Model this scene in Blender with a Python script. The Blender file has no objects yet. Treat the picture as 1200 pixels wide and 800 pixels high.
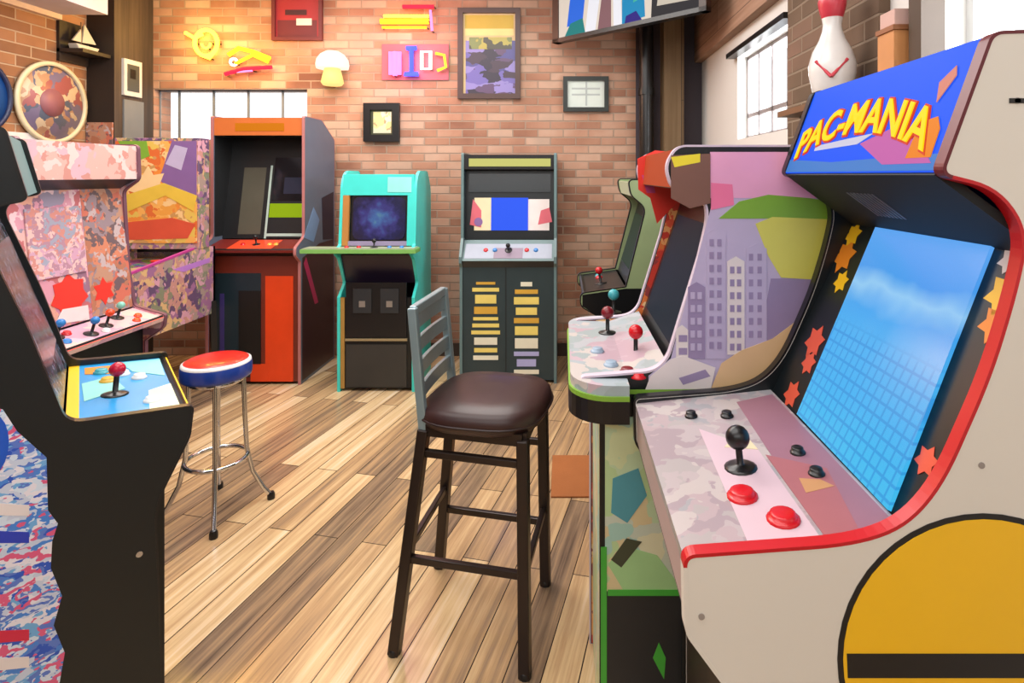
import bpy, math, random
from mathutils import Vector, Matrix
random.seed(7)
PI = math.pi
C = bpy.context.scene.collection
CAMZ, F, PX, PY = 1.43, 680.0, 660.0, 205.0

def at(px, py, Y):
    """point of the plane at distance Y seen at a picture position of the 1200x800 frame"""
    return Vector(((px-PX)/F*Y, Y, CAMZ-(py-PY)/F*Y))

# ------------------------------------------------------------------ materials
MATS = {}
def lin(c):
    return tuple(((v/255)/12.92 if v/255 <= .04045 else ((v/255+.055)/1.055)**2.4) for v in c)

def new_mat(name):
    m = bpy.data.materials.new(name); m.use_nodes = True
    nt = m.node_tree
    return m, nt, nt.nodes['Principled BSDF']

def mat(name, rgb, rough=.5, metal=0., var=.12, scale=9., coat=0., bump=0.):
    """plain paint with a little procedural mottling; rgb is 0..255 sRGB"""
    if name in MATS: return MATS[name]
    m, nt, b = new_mat(name)
    c = lin(rgb)
    tc = nt.nodes.new('ShaderNodeTexCoord')
    no = nt.nodes.new('ShaderNodeTexNoise'); no.inputs['Scale'].default_value = scale; no.inputs['Detail'].default_value = 4
    nt.links.new(tc.outputs['Object'], no.inputs['Vector'])
    mx = nt.nodes.new('ShaderNodeMix'); mx.data_type = 'RGBA'
    mx.inputs['A'].default_value = tuple(max(0, v*(1-var)) for v in c)+(1,)
    mx.inputs['B'].default_value = tuple(min(1, v*(1+var)+.002) for v in c)+(1,)
    nt.links.new(no.outputs['Fac'], mx.inputs['Factor'])
    nt.links.new(mx.outputs['Result'], b.inputs['Base Color'])
    b.inputs['Roughness'].default_value = rough; b.inputs['Metallic'].default_value = metal
    b.inputs['Coat Weight'].default_value = coat
    if bump:
        bp = nt.nodes.new('ShaderNodeBump'); bp.inputs['Strength'].default_value = bump; bp.inputs['Distance'].default_value = .004
        n2 = nt.nodes.new('ShaderNodeTexNoise'); n2.inputs['Scale'].default_value = 160
        nt.links.new(tc.outputs['Object'], n2.inputs['Vector'])
        nt.links.new(n2.outputs['Fac'], bp.inputs['Height']); nt.links.new(bp.outputs['Normal'], b.inputs['Normal'])
    MATS[name] = m
    return m

def ramp(nt, cols, mode='CONSTANT'):
    r = nt.nodes.new('ShaderNodeValToRGB'); cr = r.color_ramp; cr.interpolation = mode
    n = len(cols)
    while len(cr.elements) < n: cr.elements.new(.5)
    for i, c in enumerate(cols):
        cr.elements[i].position = i/n if mode == 'CONSTANT' else i/max(1, n-1)
        cr.elements[i].color = lin(c)+(1,)
    return r

def collage(name, cols, scale=14., rough=.35, stretch=(1, 1, 1), emit=0., distort=.25):
    """printed artwork: patches of many colours"""
    if name in MATS: return MATS[name]
    m, nt, b = new_mat(name)
    tc = nt.nodes.new('ShaderNodeTexCoord'); mp = nt.nodes.new('ShaderNodeMapping')
    mp.inputs['Scale'].default_value = stretch
    nt.links.new(tc.outputs['Object'], mp.inputs['Vector'])
    no = nt.nodes.new('ShaderNodeTexNoise'); no.inputs['Scale'].default_value = scale*.6; no.inputs['Detail'].default_value = 3
    nt.links.new(mp.outputs['Vector'], no.inputs['Vector'])
    ad = nt.nodes.new('ShaderNodeMix'); ad.data_type = 'VECTOR'; ad.inputs['Factor'].default_value = distort
    nt.links.new(mp.outputs['Vector'], ad.inputs[4]); nt.links.new(no.outputs['Color'], ad.inputs[5])
    vo = nt.nodes.new('ShaderNodeTexVoronoi'); vo.inputs['Scale'].default_value = scale
    nt.links.new(ad.outputs[1], vo.inputs['Vector'])
    sp = nt.nodes.new('ShaderNodeSeparateColor'); nt.links.new(vo.outputs['Color'], sp.inputs['Color'])
    r = ramp(nt, cols); nt.links.new(sp.outputs['Red'], r.inputs['Fac'])
    nt.links.new(r.outputs['Color'], b.inputs['Base Color'])
    b.inputs['Roughness'].default_value = rough
    if emit:
        nt.links.new(r.outputs['Color'], b.inputs['Emission Color']); b.inputs['Emission Strength'].default_value = emit
    MATS[name] = m
    return m

def glow(name, rgb, s=1.):
    if name in MATS: return MATS[name]
    m, nt, b = new_mat(name)
    b.inputs['Base Color'].default_value = tuple(v*.15 for v in lin(rgb))+(1,)
    b.inputs['Emission Color'].default_value = lin(rgb)+(1,)
    b.inputs['Emission Strength'].default_value = s
    b.inputs['Roughness'].default_value = .45; b.inputs['Specular IOR Level'].default_value = .06
    MATS[name] = m
    return m

def planks(name, cols, length, width, axes, rough, gap=(40, 28, 20), rot=0., gapw=.0022, grain=(1.2, 30)):
    """floor boards / cladding: axes = (along, across) of Object coordinates"""
    m, nt, b = new_mat(name)
    tc = nt.nodes.new('ShaderNodeTexCoord'); rt = nt.nodes.new('ShaderNodeVectorRotate'); rt.rotation_type = 'Z_AXIS'
    rt.inputs['Angle'].default_value = rot
    nt.links.new(tc.outputs['Object'], rt.inputs['Vector'])
    s = nt.nodes.new('ShaderNodeSeparateXYZ'); nt.links.new(rt.outputs['Vector'], s.inputs[0])
    cb = nt.nodes.new('ShaderNodeCombineXYZ')
    nt.links.new(s.outputs[axes[0]], cb.inputs[0]); nt.links.new(s.outputs[axes[1]], cb.inputs[1])
    bk = nt.nodes.new('ShaderNodeTexBrick')
    bk.offset = .37; bk.inputs['Scale'].default_value = 1; bk.inputs['Brick Width'].default_value = length
    bk.inputs['Row Height'].default_value = width; bk.inputs['Mortar Size'].default_value = gapw; bk.inputs['Mortar Smooth'].default_value = .3
    bk.inputs['Color1'].default_value = (0, 0, 0, 1); bk.inputs['Color2'].default_value = (1, 1, 1, 1)
    bk.inputs['Mortar'].default_value = (.5, .5, .5, 1)
    nt.links.new(cb.outputs[0], bk.inputs['Vector'])
    # grain
    mp = nt.nodes.new('ShaderNodeMapping'); mp.inputs['Scale'].default_value = (grain[0], grain[1], 1)
    nt.links.new(cb.outputs[0], mp.inputs['Vector'])
    no = nt.nodes.new('ShaderNodeTexNoise'); no.inputs['Scale'].default_value = 1.; no.inputs['Detail'].default_value = 6; no.inputs['Roughness'].default_value = .65
    nt.links.new(mp.outputs[0], no.inputs['Vector'])
    m1 = nt.nodes.new('ShaderNodeMath'); m1.operation = 'MULTIPLY_ADD'; m1.inputs[1].default_value = .62; 
    sub = nt.nodes.new('ShaderNodeMath'); sub.operation = 'MULTIPLY_ADD'; sub.inputs[1].default_value = 1.5; sub.inputs[2].default_value = -.55
    nt.links.new(no.outputs['Fac'], sub.inputs[0])
    nt.links.new(bk.outputs['Color'], m1.inputs[0]); nt.links.new(sub.outputs[0], m1.inputs[2])
    r = ramp(nt, cols, 'LINEAR'); nt.links.new(m1.outputs[0], r.inputs['Fac'])
    mx = nt.nodes.new('ShaderNodeMix'); mx.data_type = 'RGBA'
    mx.inputs['B'].default_value = lin(gap)+(1,)
    nt.links.new(bk.outputs['Fac'], mx.inputs['Factor']); nt.links.new(r.outputs['Color'], mx.inputs['A'])
    nt.links.new(mx.outputs['Result'], b.inputs['Base Color'])
    b.inputs['Roughness'].default_value = rough
    bp = nt.nodes.new('ShaderNodeBump'); bp.inputs['Strength'].default_value = .25; bp.inputs['Distance'].default_value = .003; bp.invert = True
    nt.links.new(bk.outputs['Fac'], bp.inputs['Height']); nt.links.new(bp.outputs['Normal'], b.inputs['Normal'])
    MATS[name] = m
    return m

def bricks(name, cols, mortar, axes, bw=.215, bh=.073):
    m, nt, b = new_mat(name)
    tc = nt.nodes.new('ShaderNodeTexCoord')
    s = nt.nodes.new('ShaderNodeSeparateXYZ'); nt.links.new(tc.outputs['Object'], s.inputs[0])
    cb = nt.nodes.new('ShaderNodeCombineXYZ')
    nt.links.new(s.outputs[axes[0]], cb.inputs[0]); nt.links.new(s.outputs[axes[1]], cb.inputs[1])
    bk = nt.nodes.new('ShaderNodeTexBrick'); bk.inputs['Scale'].default_value = 1
    bk.inputs['Brick Width'].default_value = bw; bk.inputs['Row Height'].default_value = bh
    bk.inputs['Mortar Size'].default_value = .006; bk.inputs['Mortar Smooth'].default_value = .4
    bk.inputs['Color1'].default_value = (0, 0, 0, 1); bk.inputs['Color2'].default_value = (1, 1, 1, 1); bk.inputs['Mortar'].default_value = (.5, .5, .5, 1)
    nt.links.new(cb.outputs[0], bk.inputs['Vector'])
    no = nt.nodes.new('ShaderNodeTexNoise'); no.inputs['Scale'].default_value = 2.2; no.inputs['Detail'].default_value = 7
    nt.links.new(tc.outputs['Object'], no.inputs['Vector'])
    m1 = nt.nodes.new('ShaderNodeMath'); m1.operation = 'MULTIPLY_ADD'; m1.inputs[1].default_value = .6
    sb = nt.nodes.new('ShaderNodeMath'); sb.operation = 'MULTIPLY_ADD'; sb.inputs[1].default_value = 1.3; sb.inputs[2].default_value = -.45
    nt.links.new(no.outputs['Fac'], sb.inputs[0]); nt.links.new(bk.outputs['Color'], m1.inputs[0]); nt.links.new(sb.outputs[0], m1.inputs[2])
    r = ramp(nt, cols, 'LINEAR'); nt.links.new(m1.outputs[0], r.inputs['Fac'])
    mx = nt.nodes.new('ShaderNodeMix'); mx.data_type = 'RGBA'; mx.inputs['B'].default_value = lin(mortar)+(1,)
    nt.links.new(bk.outputs['Fac'], mx.inputs['Factor']); nt.links.new(r.outputs['Color'], mx.inputs['A'])
    nt.links.new(mx.outputs['Result'], b.inputs['Base Color']); b.inputs['Roughness'].default_value = .85
    bp = nt.nodes.new('ShaderNodeBump'); bp.inputs['Strength'].default_value = .7; bp.inputs['Distance'].default_value = .008; bp.invert = True
    nt.links.new(bk.outputs['Fac'], bp.inputs['Height']); nt.links.new(bp.outputs['Normal'], b.inputs['Normal'])
    MATS[name] = m
    return m

def pane_mat():
    if 'pane' in MATS: return MATS['pane']
    m, nt, b = new_mat('window glass'); nt.nodes.remove(b)
    t = nt.nodes.new('ShaderNodeBsdfTransparent'); g = nt.nodes.new('ShaderNodeBsdfGlossy'); g.inputs['Roughness'].default_value = .05
    mx = nt.nodes.new('ShaderNodeMixShader'); mx.inputs[0].default_value = .07
    nt.links.new(t.outputs[0], mx.inputs[1]); nt.links.new(g.outputs[0], mx.inputs[2])
    nt.links.new(mx.outputs[0], nt.nodes['Material Output'].inputs['Surface'])
    MATS['pane'] = m
    return m

BLACK = mat('black laminate', (8, 17, 21), .36)
SATIN = mat('satin black plastic', (20, 20, 22), .3)
CHROME = mat('chrome', (205, 208, 214), .12, 1., .05)
WHITE = mat('white laminate', (220, 216, 206), .42, 0, .04, 3)
RED = mat('red trim', (190, 18, 30), .35)
PLASTIC_RED = mat('red plastic', (200, 20, 32), .25)

# ------------------------------------------------------------------ mesh builder
class MB:
    def __init__(s): s.v, s.f, s.m, s.mats, s.sm = [], [], [], [], []
    def mi(s, m):
        if m not in s.mats: s.mats.append(m)
        return s.mats.index(m)
    def add(s, vs, fs, m, smooth=False):
        o = len(s.v); s.v += [tuple(v) for v in vs]; k = s.mi(m)
        for f in fs: s.f.append([i+o for i in f]); s.m.append(k); s.sm.append(smooth)
        return s
    def box(s, x0, x1, y0, y1, z0, z1, m):
        vs = [(x, y, z) for x in (x0, x1) for y in (y0, y1) for z in (z0, z1)]
        return s.add(vs, [(0,1,3,2),(4,6,7,5),(0,4,5,1),(2,3,7,6),(0,2,6,4),(1,5,7,3)], m)
    def sweep(s, pts, d, m, smooth=False):
        """flat outline pts (3-D) pushed by vector d"""
        n = len(pts); d = Vector(d)
        vs = [Vector(p) for p in pts]+[Vector(p)+d for p in pts]
        return s.add(vs, [tuple(range(n))[::-1], tuple(range(n, 2*n))]+[(i, (i+1) % n, (i+1) % n+n, i+n) for i in range(n)], m, smooth)
    def prism(s, poly, y0, y1, m):
        return s.sweep([(u, y0, z) for u, z in poly], (0, y1-y0, 0), m)
    def ring(s, outer, inner, y0, y1, m, low=None):
        n = len(outer); k0 = len(s.m)
        vs = [(u, y0, z) for u, z in outer]+[(u, y1, z) for u, z in outer]+[(u, y0, z) for u, z in inner]+[(u, y1, z) for u, z in inner]
        fs = []
        for i in range(n):
            j = (i+1) % n
            fs += [(i, j, n+j, n+i), (2*n+i, 2*n+j, j, i), (n+i, n+j, 3*n+j, 3*n+i), (3*n+i, 3*n+j, 2*n+j, 2*n+i)]
        s.add(vs, fs, m)
        for lo, hi, lm in (low or ()):
            kl = s.mi(lm)
            for i in range(n):
                if lo < (outer[i][1]+outer[(i+1) % n][1])/2 < hi:
                    for q in range(4): s.m[k0+4*i+q] = kl
        return s
    def tube(s, pts, r, m, n=10, closed=False):
        pts = [Vector(p) for p in pts]; k = len(pts)
        rs = r if isinstance(r, (list, tuple)) else [r]*k
        vs = []; nrm = None
        for i, p in enumerate(pts):
            a = pts[(i-1) % k] if (closed or i) else p
            b = pts[(i+1) % k] if (closed or i < k-1) else p
            t = (b-a).normalized()
            if nrm is None:
                nrm = t.orthogonal().normalized()
            nrm = (nrm-t*nrm.dot(t)).normalized(); bi = t.cross(nrm)
            vs += [p+(nrm*math.cos(2*PI*q/n)+bi*math.sin(2*PI*q/n))*rs[i] for q in range(n)]
        fs = []
        for i in range(k if closed else k-1):
            j = (i+1) % k
            fs += [(i*n+q, i*n+(q+1) % n, j*n+(q+1) % n, j*n+q) for q in range(n)]
        s.add(vs, fs, m, True)
        if not closed:
            s.add(vs[:n], [tuple(range(n))[::-1]], m); s.add(vs[-n:], [tuple(range(n))], m)
        return s
    def bar(s, p0, p1, a, b, m, up=(0, 0, 1)):
        """rectangular bar from p0 to p1, a along the side direction, b along up"""
        p0, p1 = Vector(p0), Vector(p1); t = (p1-p0).normalized(); up = Vector(up)
        sd = t.cross(up).normalized(); u2 = sd.cross(t)
        q = [sd*a/2+u2*b/2, -sd*a/2+u2*b/2, -sd*a/2-u2*b/2, sd*a/2-u2*b/2]
        return s.sweep([p0+v for v in q], p1-p0, m)
    def lathe(s, prof, c, m, n=28, axis=None):
        """prof (r, h) about the axis through c"""
        ax = Vector(axis or (0, 0, 1)).normalized(); e1 = ax.orthogonal().normalized(); e2 = ax.cross(e1); c = Vector(c)
        vs = []
        for r, h in prof: vs += [c+ax*h+(e1*math.cos(2*PI*q/n)+e2*math.sin(2*PI*q/n))*r for q in range(n)]
        fs = [(i*n+q, i*n+(q+1) % n, (i+1)*n+(q+1) % n, (i+1)*n+q) for i in range(len(prof)-1) for q in range(n)]
        s.add(vs, fs, m, True)
        s.add(vs[:n], [tuple(range(n))[::-1]], m); s.add(vs[-n:], [tuple(range(n))], m)
        return s
    def ball(s, c, r, m, sc=(1, 1, 1), n=18, k=10):
        c = Vector(c); vs = []
        for i in range(k+1):
            th = PI*i/k
            for q in range(n):
                ph = 2*PI*q/n
                vs.append(c+Vector((math.sin(th)*math.cos(ph)*r*sc[0], math.sin(th)*math.sin(ph)*r*sc[1], math.cos(th)*r*sc[2])))
        return s.add(vs, [(i*n+q, (i+1)*n+q, (i+1)*n+(q+1) % n, i*n+(q+1) % n) for i in range(k) for q in range(n)], m, True)
    def decal(s, fr, pts, m, h0=0., h1=.0015):
        a = [fr.p(x, y, h0) for x, y in pts]
        return s.sweep(a, fr.n*(h1-h0), m)
    def build(s, name, parent=None, bevel=0., loc=None):
        me = bpy.data.meshes.new(name)
        me.from_pydata([tuple(v) for v in s.v], [], s.f)
        for m in s.mats: me.materials.append(m)
        me.polygons.foreach_set('material_index', s.m); me.polygons.foreach_set('use_smooth', s.sm)
        import bmesh
        bm = bmesh.new(); bm.from_mesh(me); bmesh.ops.recalc_face_normals(bm, faces=bm.faces); bm.to_mesh(me); bm.free()
        o = bpy.data.objects.new(name, me); C.objects.link(o)
        if parent: o.parent = parent
        if loc is not None: o.location = loc
        if bevel:
            b = o.modifiers.new('bevel', 'BEVEL'); b.width = bevel; b.segments = 2; b.limit_method = 'ANGLE'; b.angle_limit = .7
        return o

class Frame:
    """a plane of the thing: origin, two axes, outward normal"""
    def __init__(s, o, ex, ey, n=None):
        s.o, s.ex, s.ey = Vector(o), Vector(ex).normalized(), Vector(ey).normalized()
        s.n = Vector(n).normalized() if n is not None else s.ex.cross(s.ey)
    def p(s, x, y, h=0.): return s.o+s.ex*x+s.ey*y+s.n*h

def thing(name, label, cat, loc=(0, 0, 0), rz=0., group=None):
    o = bpy.data.objects.new(name, None); C.objects.link(o); o.empty_display_size = .1
    o.location = loc; o.rotation_euler = (0, 0, rz)
    return tag(o, label, cat, group)
def tag(o, label, cat, group=None):
    o['label'] = label; o['category'] = cat
    if group: o['group'] = group
    return o
def struct(mb, name, parent=None, bevel=0.):
    o = mb.build(name, parent, bevel)
    if not parent: o['kind'] = 'structure'
    return o

def fillet(poly, seg=6):
    """poly of (u, z[, r]); r rounds that corner"""
    out = []; n = len(poly)
    for i, p in enumerate(poly):
        q = Vector(p[:2]); r = p[2] if len(p) > 2 else 0
        if not r: out.append((q.x, q.y)); continue
        a = Vector(poly[i-1][:2])-q; b = Vector(poly[(i+1) % n][:2])-q
        ra, rb = min(r, a.length*.48), min(r, b.length*.48)
        A, B = q+a.normalized()*ra, q+b.normalized()*rb
        for k in range(seg+1):
            t = k/seg; w = A*(1-t)**2+q*2*t*(1-t)+B*t*t; out.append((w.x, w.y))
    return out
def area(poly): return sum(poly[i-1][0]*p[1]-p[0]*poly[i-1][1] for i, p in enumerate(poly))/2
def offset(poly, d):
    sgn = 1 if area(poly) > 0 else -1; out = []; n = len(poly)
    for i in range(n):
        p = Vector(poly[i]); a = (p-Vector(poly[i-1])).normalized(); b = (Vector(poly[(i+1) % n])-p).normalized()
        na, nb = Vector((a.y, -a.x)), Vector((b.y, -b.x)); m = (na+nb)
        m = m.normalized() if m.length > 1e-5 else na
        k = 1/max(.35, m.dot(na)); out.append(tuple(p+m*d*k*sgn))
    return out

def text_part(s, fr, x, y, size, m, name, parent, depth=.003, spread=1.0, arc=0., bold=0.):
    cu = bpy.data.curves.new('lettering', 'FONT'); cu.body = s; cu.size = size; cu.extrude = depth; cu.offset = bold
    cu.align_x = 'CENTER'; cu.align_y = 'CENTER'; cu.space_character = spread; cu.resolution_u = 4
    t = bpy.data.objects.new('lettering', cu); C.objects.link(t)
    dg = bpy.context.evaluated_depsgraph_get(); dg.update()
    me = bpy.data.meshes.new_from_object(t.evaluated_get(dg))
    bpy.data.objects.remove(t); bpy.data.curves.remove(cu)
    for v in me.vertices:
        q = v.co; v.co = fr.p(x+q.x, y+q.y+arc*q.x*q.x, q.z)
    me.materials.clear(); me.materials.append(m)
    o = bpy.data.objects.new(name, me); C.objects.link(o)
    if parent: o.parent = parent
    return o

# ------------------------------------------------------------------ arcade cabinet helpers
T = .018
def side_panels(root, prof, w, m, trim, art_near=None, near=1, near_m=None, far_in=None, low=None, far_trim=None):
    """two side panels cut to the profile, each with an edge trim; near = +1/-1 the side turned to the room"""
    outer = offset(prof, .004)
    for sd in (1, -1):
        y0, y1 = (w/2-T, w/2) if sd == 1 else (-w/2, -w/2+T)
        b = MB().prism(prof, y0, y1, (near_m or m) if sd == near else m)
        yo = sd*w/2
        if sd == near and art_near: art_near(b, Frame((0, yo, 0), (1, 0, 0), (0, 0, 1), (0, sd, 0)))
        if sd != near and far_in:
            far_in(b, Frame((0, sd*(w/2-T), 0), (1, 0, 0), (0, 0, 1), (0, -sd, 0)))
        p = b.build('side_panel', root)
        tm = far_trim if (far_trim and sd != near) else trim
        MB().ring(outer, offset(prof, -.0005), y0-.0005, y1+.0005, tm, low if sd == near else None).build('edge_trim', p)

def slab_frame(p0, p1):
    """frame on a sloping panel from p0 to p1 (u, z): x across the width, y up the slope"""
    d = Vector((p1[0]-p0[0], 0, p1[1]-p0[1])); L = d.length
    ey = d.normalized(); ex = Vector((0, 1, 0)); n = ex.cross(ey)
    return Frame((p0[0], 0, p0[1]), ex, ey, n), L
def slab(root, name, p0, p1, wi, m, th=.015, art=None, bevel=0.):
    fr, L = slab_frame(p0, p1); b = MB()
    b.decal(fr, [(-wi/2, 0), (wi/2, 0), (wi/2, L), (-wi/2, L)], m, -th, 0)
    if art: art(b, fr, L)
    return b.build(name, root, bevel), fr, L

def joystick(root, fr, x, y, ball, r=.0175, h=.055):
    b = MB(); c = fr.p(x, y)
    b.lathe([(.026, 0), (.026, .002), (.02, .004), (.008, .006), (.0055, .008), (.0055, h)], c, SATIN, 16, fr.n)
    j = b.build('joystick', root)
    MB().ball(fr.p(x, y, h+r*.7), r, ball).build('ball_top', j)
def button(root, fr, x, y, m, r=.014):
    MB().lathe([(r*1.25, 0), (r*1.25, .003), (r*1.05, .005), (r, .005), (r*.95, .010), (r*.8, .011), (.001, .0105)], fr.p(x, y), m, 16, fr.n).build('button', root)

def star(cx, cy, r, k=5, inner=.45, a0=PI/2):
    return [(cx+math.cos(a0+PI*i/k)*r*(1 if i % 2 == 0 else inner), cy+math.sin(a0+PI*i/k)*r*(1 if i % 2 == 0 else inner)) for i in range(2*k)]
def disc(cx, cy, rx, ry=None, n=28): 
    ry = ry or rx
    return [(cx+math.cos(2*PI*i/n)*rx, cy+math.sin(2*PI*i/n)*ry) for i in range(n)]
def rect(x0, x1, y0, y1): return [(x0, y0), (x1, y0), (x1, y1), (x0, y1)]

# ------------------------------------------------------------------ THE ROOM
XL, XR, YB, YF, ZC = -3.45, 1.10, 4.60, -1.9, 3.0
floor_m = planks('wood floor boards', [(92, 76, 64), (142, 118, 94), (184, 150, 110), (214, 184, 140), (228, 208, 178)], 1.25, .105, (1, 0), .2, rot=.22)
struct(MB().box(XL-.2, XR+.2, YF-.2, YB+.2, -.08, 0, floor_m), 'floor')
struct(MB().box(XL-.2, XR+.2, YF-.2, YB+.2, ZC, ZC+.1, mat('ceiling paint', (215, 208, 205), .9)), 'ceiling')
BR = [(116, 76, 60), (152, 108, 86), (174, 130, 106), (190, 156, 134), (168, 144, 126)]
brick_back = bricks('brick of the back wall', BR, (158, 136, 118), (0, 2), .2, .064)
brick_left = bricks('brick of the left wall', [(110, 74, 50), (150, 104, 70), (178, 132, 94)], (176, 150, 122), (1, 2))
brick_pier = bricks('brick of the pier', [(84, 68, 54), (112, 90, 72), (130, 100, 84)], (140, 122, 104), (1, 2))
plaster = mat('white plaster', (226, 224, 220), .8, 0, .05, 2)

wx0, wx1, wz0, wz1 = -3.245, -2.03, 1.705, 2.11
b = MB()
b.box(XL-.2, wx0, YB, YB+.2, 0, ZC, brick_back).box(wx1, .575, YB, YB+.2, 0, ZC, brick_back)
b.box(wx0, wx1, YB, YB+.2, 0, wz0, brick_back).box(wx0, wx1, YB, YB+.2, wz1, ZC, brick_back)
b.box(.575, XR+.2, YB, YB+.2, 0, ZC, mat('dark paint', (66, 58, 66), .7))
struct(b, 'wall_back')
struct(MB().box(XL-.2, XL, YF, YB, 0, ZC, brick_left), 'wall_left')
struct(MB().box(XL-.2, XR+.2, YF-.2, YF, 0, ZC, mat('front wall paint', (190, 176, 160), .8)), 'wall_front')
# right wall with two high windows
W1, W2, rz0, rz1 = (2.77, 3.66), (.55, 1.67), 1.655, 2.17
b = MB()
def rw(y0, y1, z0, z1, m=plaster): b.box(XR, XR+.2, y0, y1, z0, z1, m)
rw(YF, W2[0], 0, ZC); rw(W2[1], W1[0], 0, ZC); rw(W1[1], YB, 0, ZC)
for w in (W1, W2): rw(w[0], w[1], 0, rz0); rw(w[0], w[1], rz1, ZC)
struct(b, 'wall_right')
struct(MB().box(1.06, XR, 1.95, 2.74, 0, 2.32, brick_pier), 'trim_1')                       # brick pier between the windows
header = planks('old timber header', [(120, 88, 70), (156, 122, 100), (180, 146, 124)], 2.4, .2, (1, 2), .7)
struct(MB().box(1.04, XR, YF, YB, 2.32, ZC, header), 'trim_2')                             # timber header along the right wall
struct(MB().box(1.04, XR, W1[0]-.03, W1[1]+.05, rz1, 2.20, SATIN), 'trim_3')               # dark line over the window

def window(name, fn, x0, x1, z0, z1, bars, hbars, fm, t=.03):
    """fn maps (along, depth, z) to the world; frame, bars and one pane"""
    g = MB()
    def bx(a0, a1, c0, c1, d=t):
        P = [fn(a, dd, z) for a in (a0, a1) for dd in (.06, .06+d) for z in (c0, c1)]
        g.add(P, [(0,1,3,2),(4,6,7,5),(0,4,5,1),(2,3,7,6),(0,2,6,4),(1,5,7,3)], fm)
    bx(x0, x1, z0, z0+t); bx(x0, x1, z1-t, z1); bx(x0, x0+t, z0, z1); bx(x1-t, x1, z0, z1)
    for q in bars: bx(q-.009, q+.009, z0, z1)
    for q in hbars: bx(x0, x1, q-.012, q+.012)
    o = struct(g, name)
    p = MB(); P = [fn(a, dd, z) for a in (x0+.01, x1-.01) for dd in (.072, .078) for z in (z0+.01, z1-.01)]
    p.add(P, [(0,1,3,2),(4,6,7,5),(0,4,5,1),(2,3,7,6),(0,2,6,4),(1,5,7,3)], pane_mat()).build('pane', o)
steel_fr = mat('grey steel window bars', (120, 126, 130), .5)
white_fr = mat('white window frame', (208, 208, 206), .5)
window('window_1', lambda a, d, z: (a, YB+d, z), wx0, wx1, wz0, wz1, [at(px, 0, YB).x for px in (204, 245, 286, 327)], [], steel_fr, .01)
window('window_2', lambda a, d, z: (XR+d, a, z), W1[0], W1[1], rz0, rz1, [3.0, 3.22, 3.44], [1.80], mat('grey window bars', (150, 140, 140), .5), .02)
window('window_3', lambda a, d, z: (XR+d, a, z), W2[0], W2[1], rz0, rz1, [1.30], [], white_fr, .03)

# clad chase in the left far corner and low white soffit along the left wall
clad = planks('dark grey cladding', [(40, 33, 27), (70, 58, 48), (92, 78, 64)], 2.2, .14, (2, 1), .7)
struct(MB().box(XL, -3.25, 4.20, YB, 0, ZC, clad), 'pillar')
struct(MB().box(XL, -3.10, .6, 3.95, 2.52, 2.75, mat('soffit paint', (200, 192, 204), .8)).box(-3.45, -3.41, .6, 3.95, 2.485, 2.52, mat('pale moulding', (220, 196, 176), .6)), 'trim_4')
struct(MB().box(wx1+.5, .575, YB-.015, YB, 0, .10, mat('dark skirting', (60, 46, 38), .6)), 'baseboard_back')

# corner posts
wood_post = planks('brown post wood', [(84, 64, 44), (112, 90, 62), (128, 106, 78)], 2, .3, (2, 0), .7)
pp = tag(MB().lathe([(.055, 0), (.055, ZC)], (.645, 4.50, 0), SATIN, 20).build('pipe'), 'black vertical steel pipe in the far right corner', 'pipe')
for z in (.7, 2.05):
    MB().lathe([(.064, 0), (.064, .05)], (.645, 4.50, z), BLACK, 20).build('pipe_clamp', pp)
struct(MB().box(.77, .92, 4.42, YB, 0, ZC, wood_post), 'column')

# ------------------------------------------------------------------ RIGHT 1: white cabinet with the blue marquee
def xz(px, py, Y, X0):
    p = at(px, py, Y); return (X0-p.x, p.z)
X0, Wd = .44, .53
R1 = thing('arcade_cabinet', 'white arcade cabinet with blue marquee, glowing blue screen and striped yellow sun on its side', 'arcade machine', (X0, .985, 0), PI)
prof = fillet([(X0-.26, 0), (X0-.26, .72), (X0-.155, .862, .01), (X0-.153, .955, .012), (X0-.36, .970, .05), (X0-.425, .992, .04), (X0-.472, 1.045, .05), (X0-.532, 1.181, .05), (X0-.565, 1.29, .06),
               (X0-.578, 1.36, .04), (X0-.54, 1.415, .04), (X0-.472, 1.432, .012), (X0-.535, 1.605, .012), (X0-.88, 1.615, .02), (X0-.88, 0)])
SUN = mat('printed yellow', (242, 190, 22), .4, 0, .03); INK = mat('printed black', (18, 17, 18), .4)
def art_r1(b, fr):
    c = at(1152, 772, .72); cu, cz = X0-c.x, c.z
    b.decal(fr, disc(cu, cz, .181, n=48), INK, 0, .0008)
    b.decal(fr, disc(cu, cz, .174, n=48), SUN, .0004, .0014)
    for k in range(4):                                        # dark bands of the low sun
        z = cz+.008-.046*k; h = .030
        if cz-z+h > .166: continue
        xa, xb = math.sqrt(.170**2-(z-cz)**2), math.sqrt(.170**2-(z-h-cz)**2)
        b.decal(fr, [(cu-xb, z-h), (cu+xb, z-h), (cu+xa, z), (cu-xa, z)], INK, .001, .002)
    for px, py in ((822, 722), (1192, 118), (1150, 545)):
        p = at(px, py, .72); b.decal(fr, disc(X0-p.x, p.z, .004, n=12), mat('screw cap', (150, 142, 136), .4), 0, .0012)
    p = at(1190, 118, .72); b.decal(fr, rect(X0-p.x-.02, X0-p.x+.008, p.z-.003, p.z+.003), INK, 0, .0012)
ORANGE = mat('printed orange', (226, 132, 26), .4); SALMON = mat('printed salmon', (214, 84, 58), .4); PWHT = mat('printed off white', (226, 216, 214), .38)
side_panels(R1, prof, Wd, WHITE, RED, art_r1, 1, None, lambda b, fr: b.decal(fr, offset(prof, -.002), BLACK, 0, .0008), ((-1, .93, WHITE), (1.425, 3, mat('maroon trim', (96, 22, 34), .4))), SATIN)
wi = Wd-2*T
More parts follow.
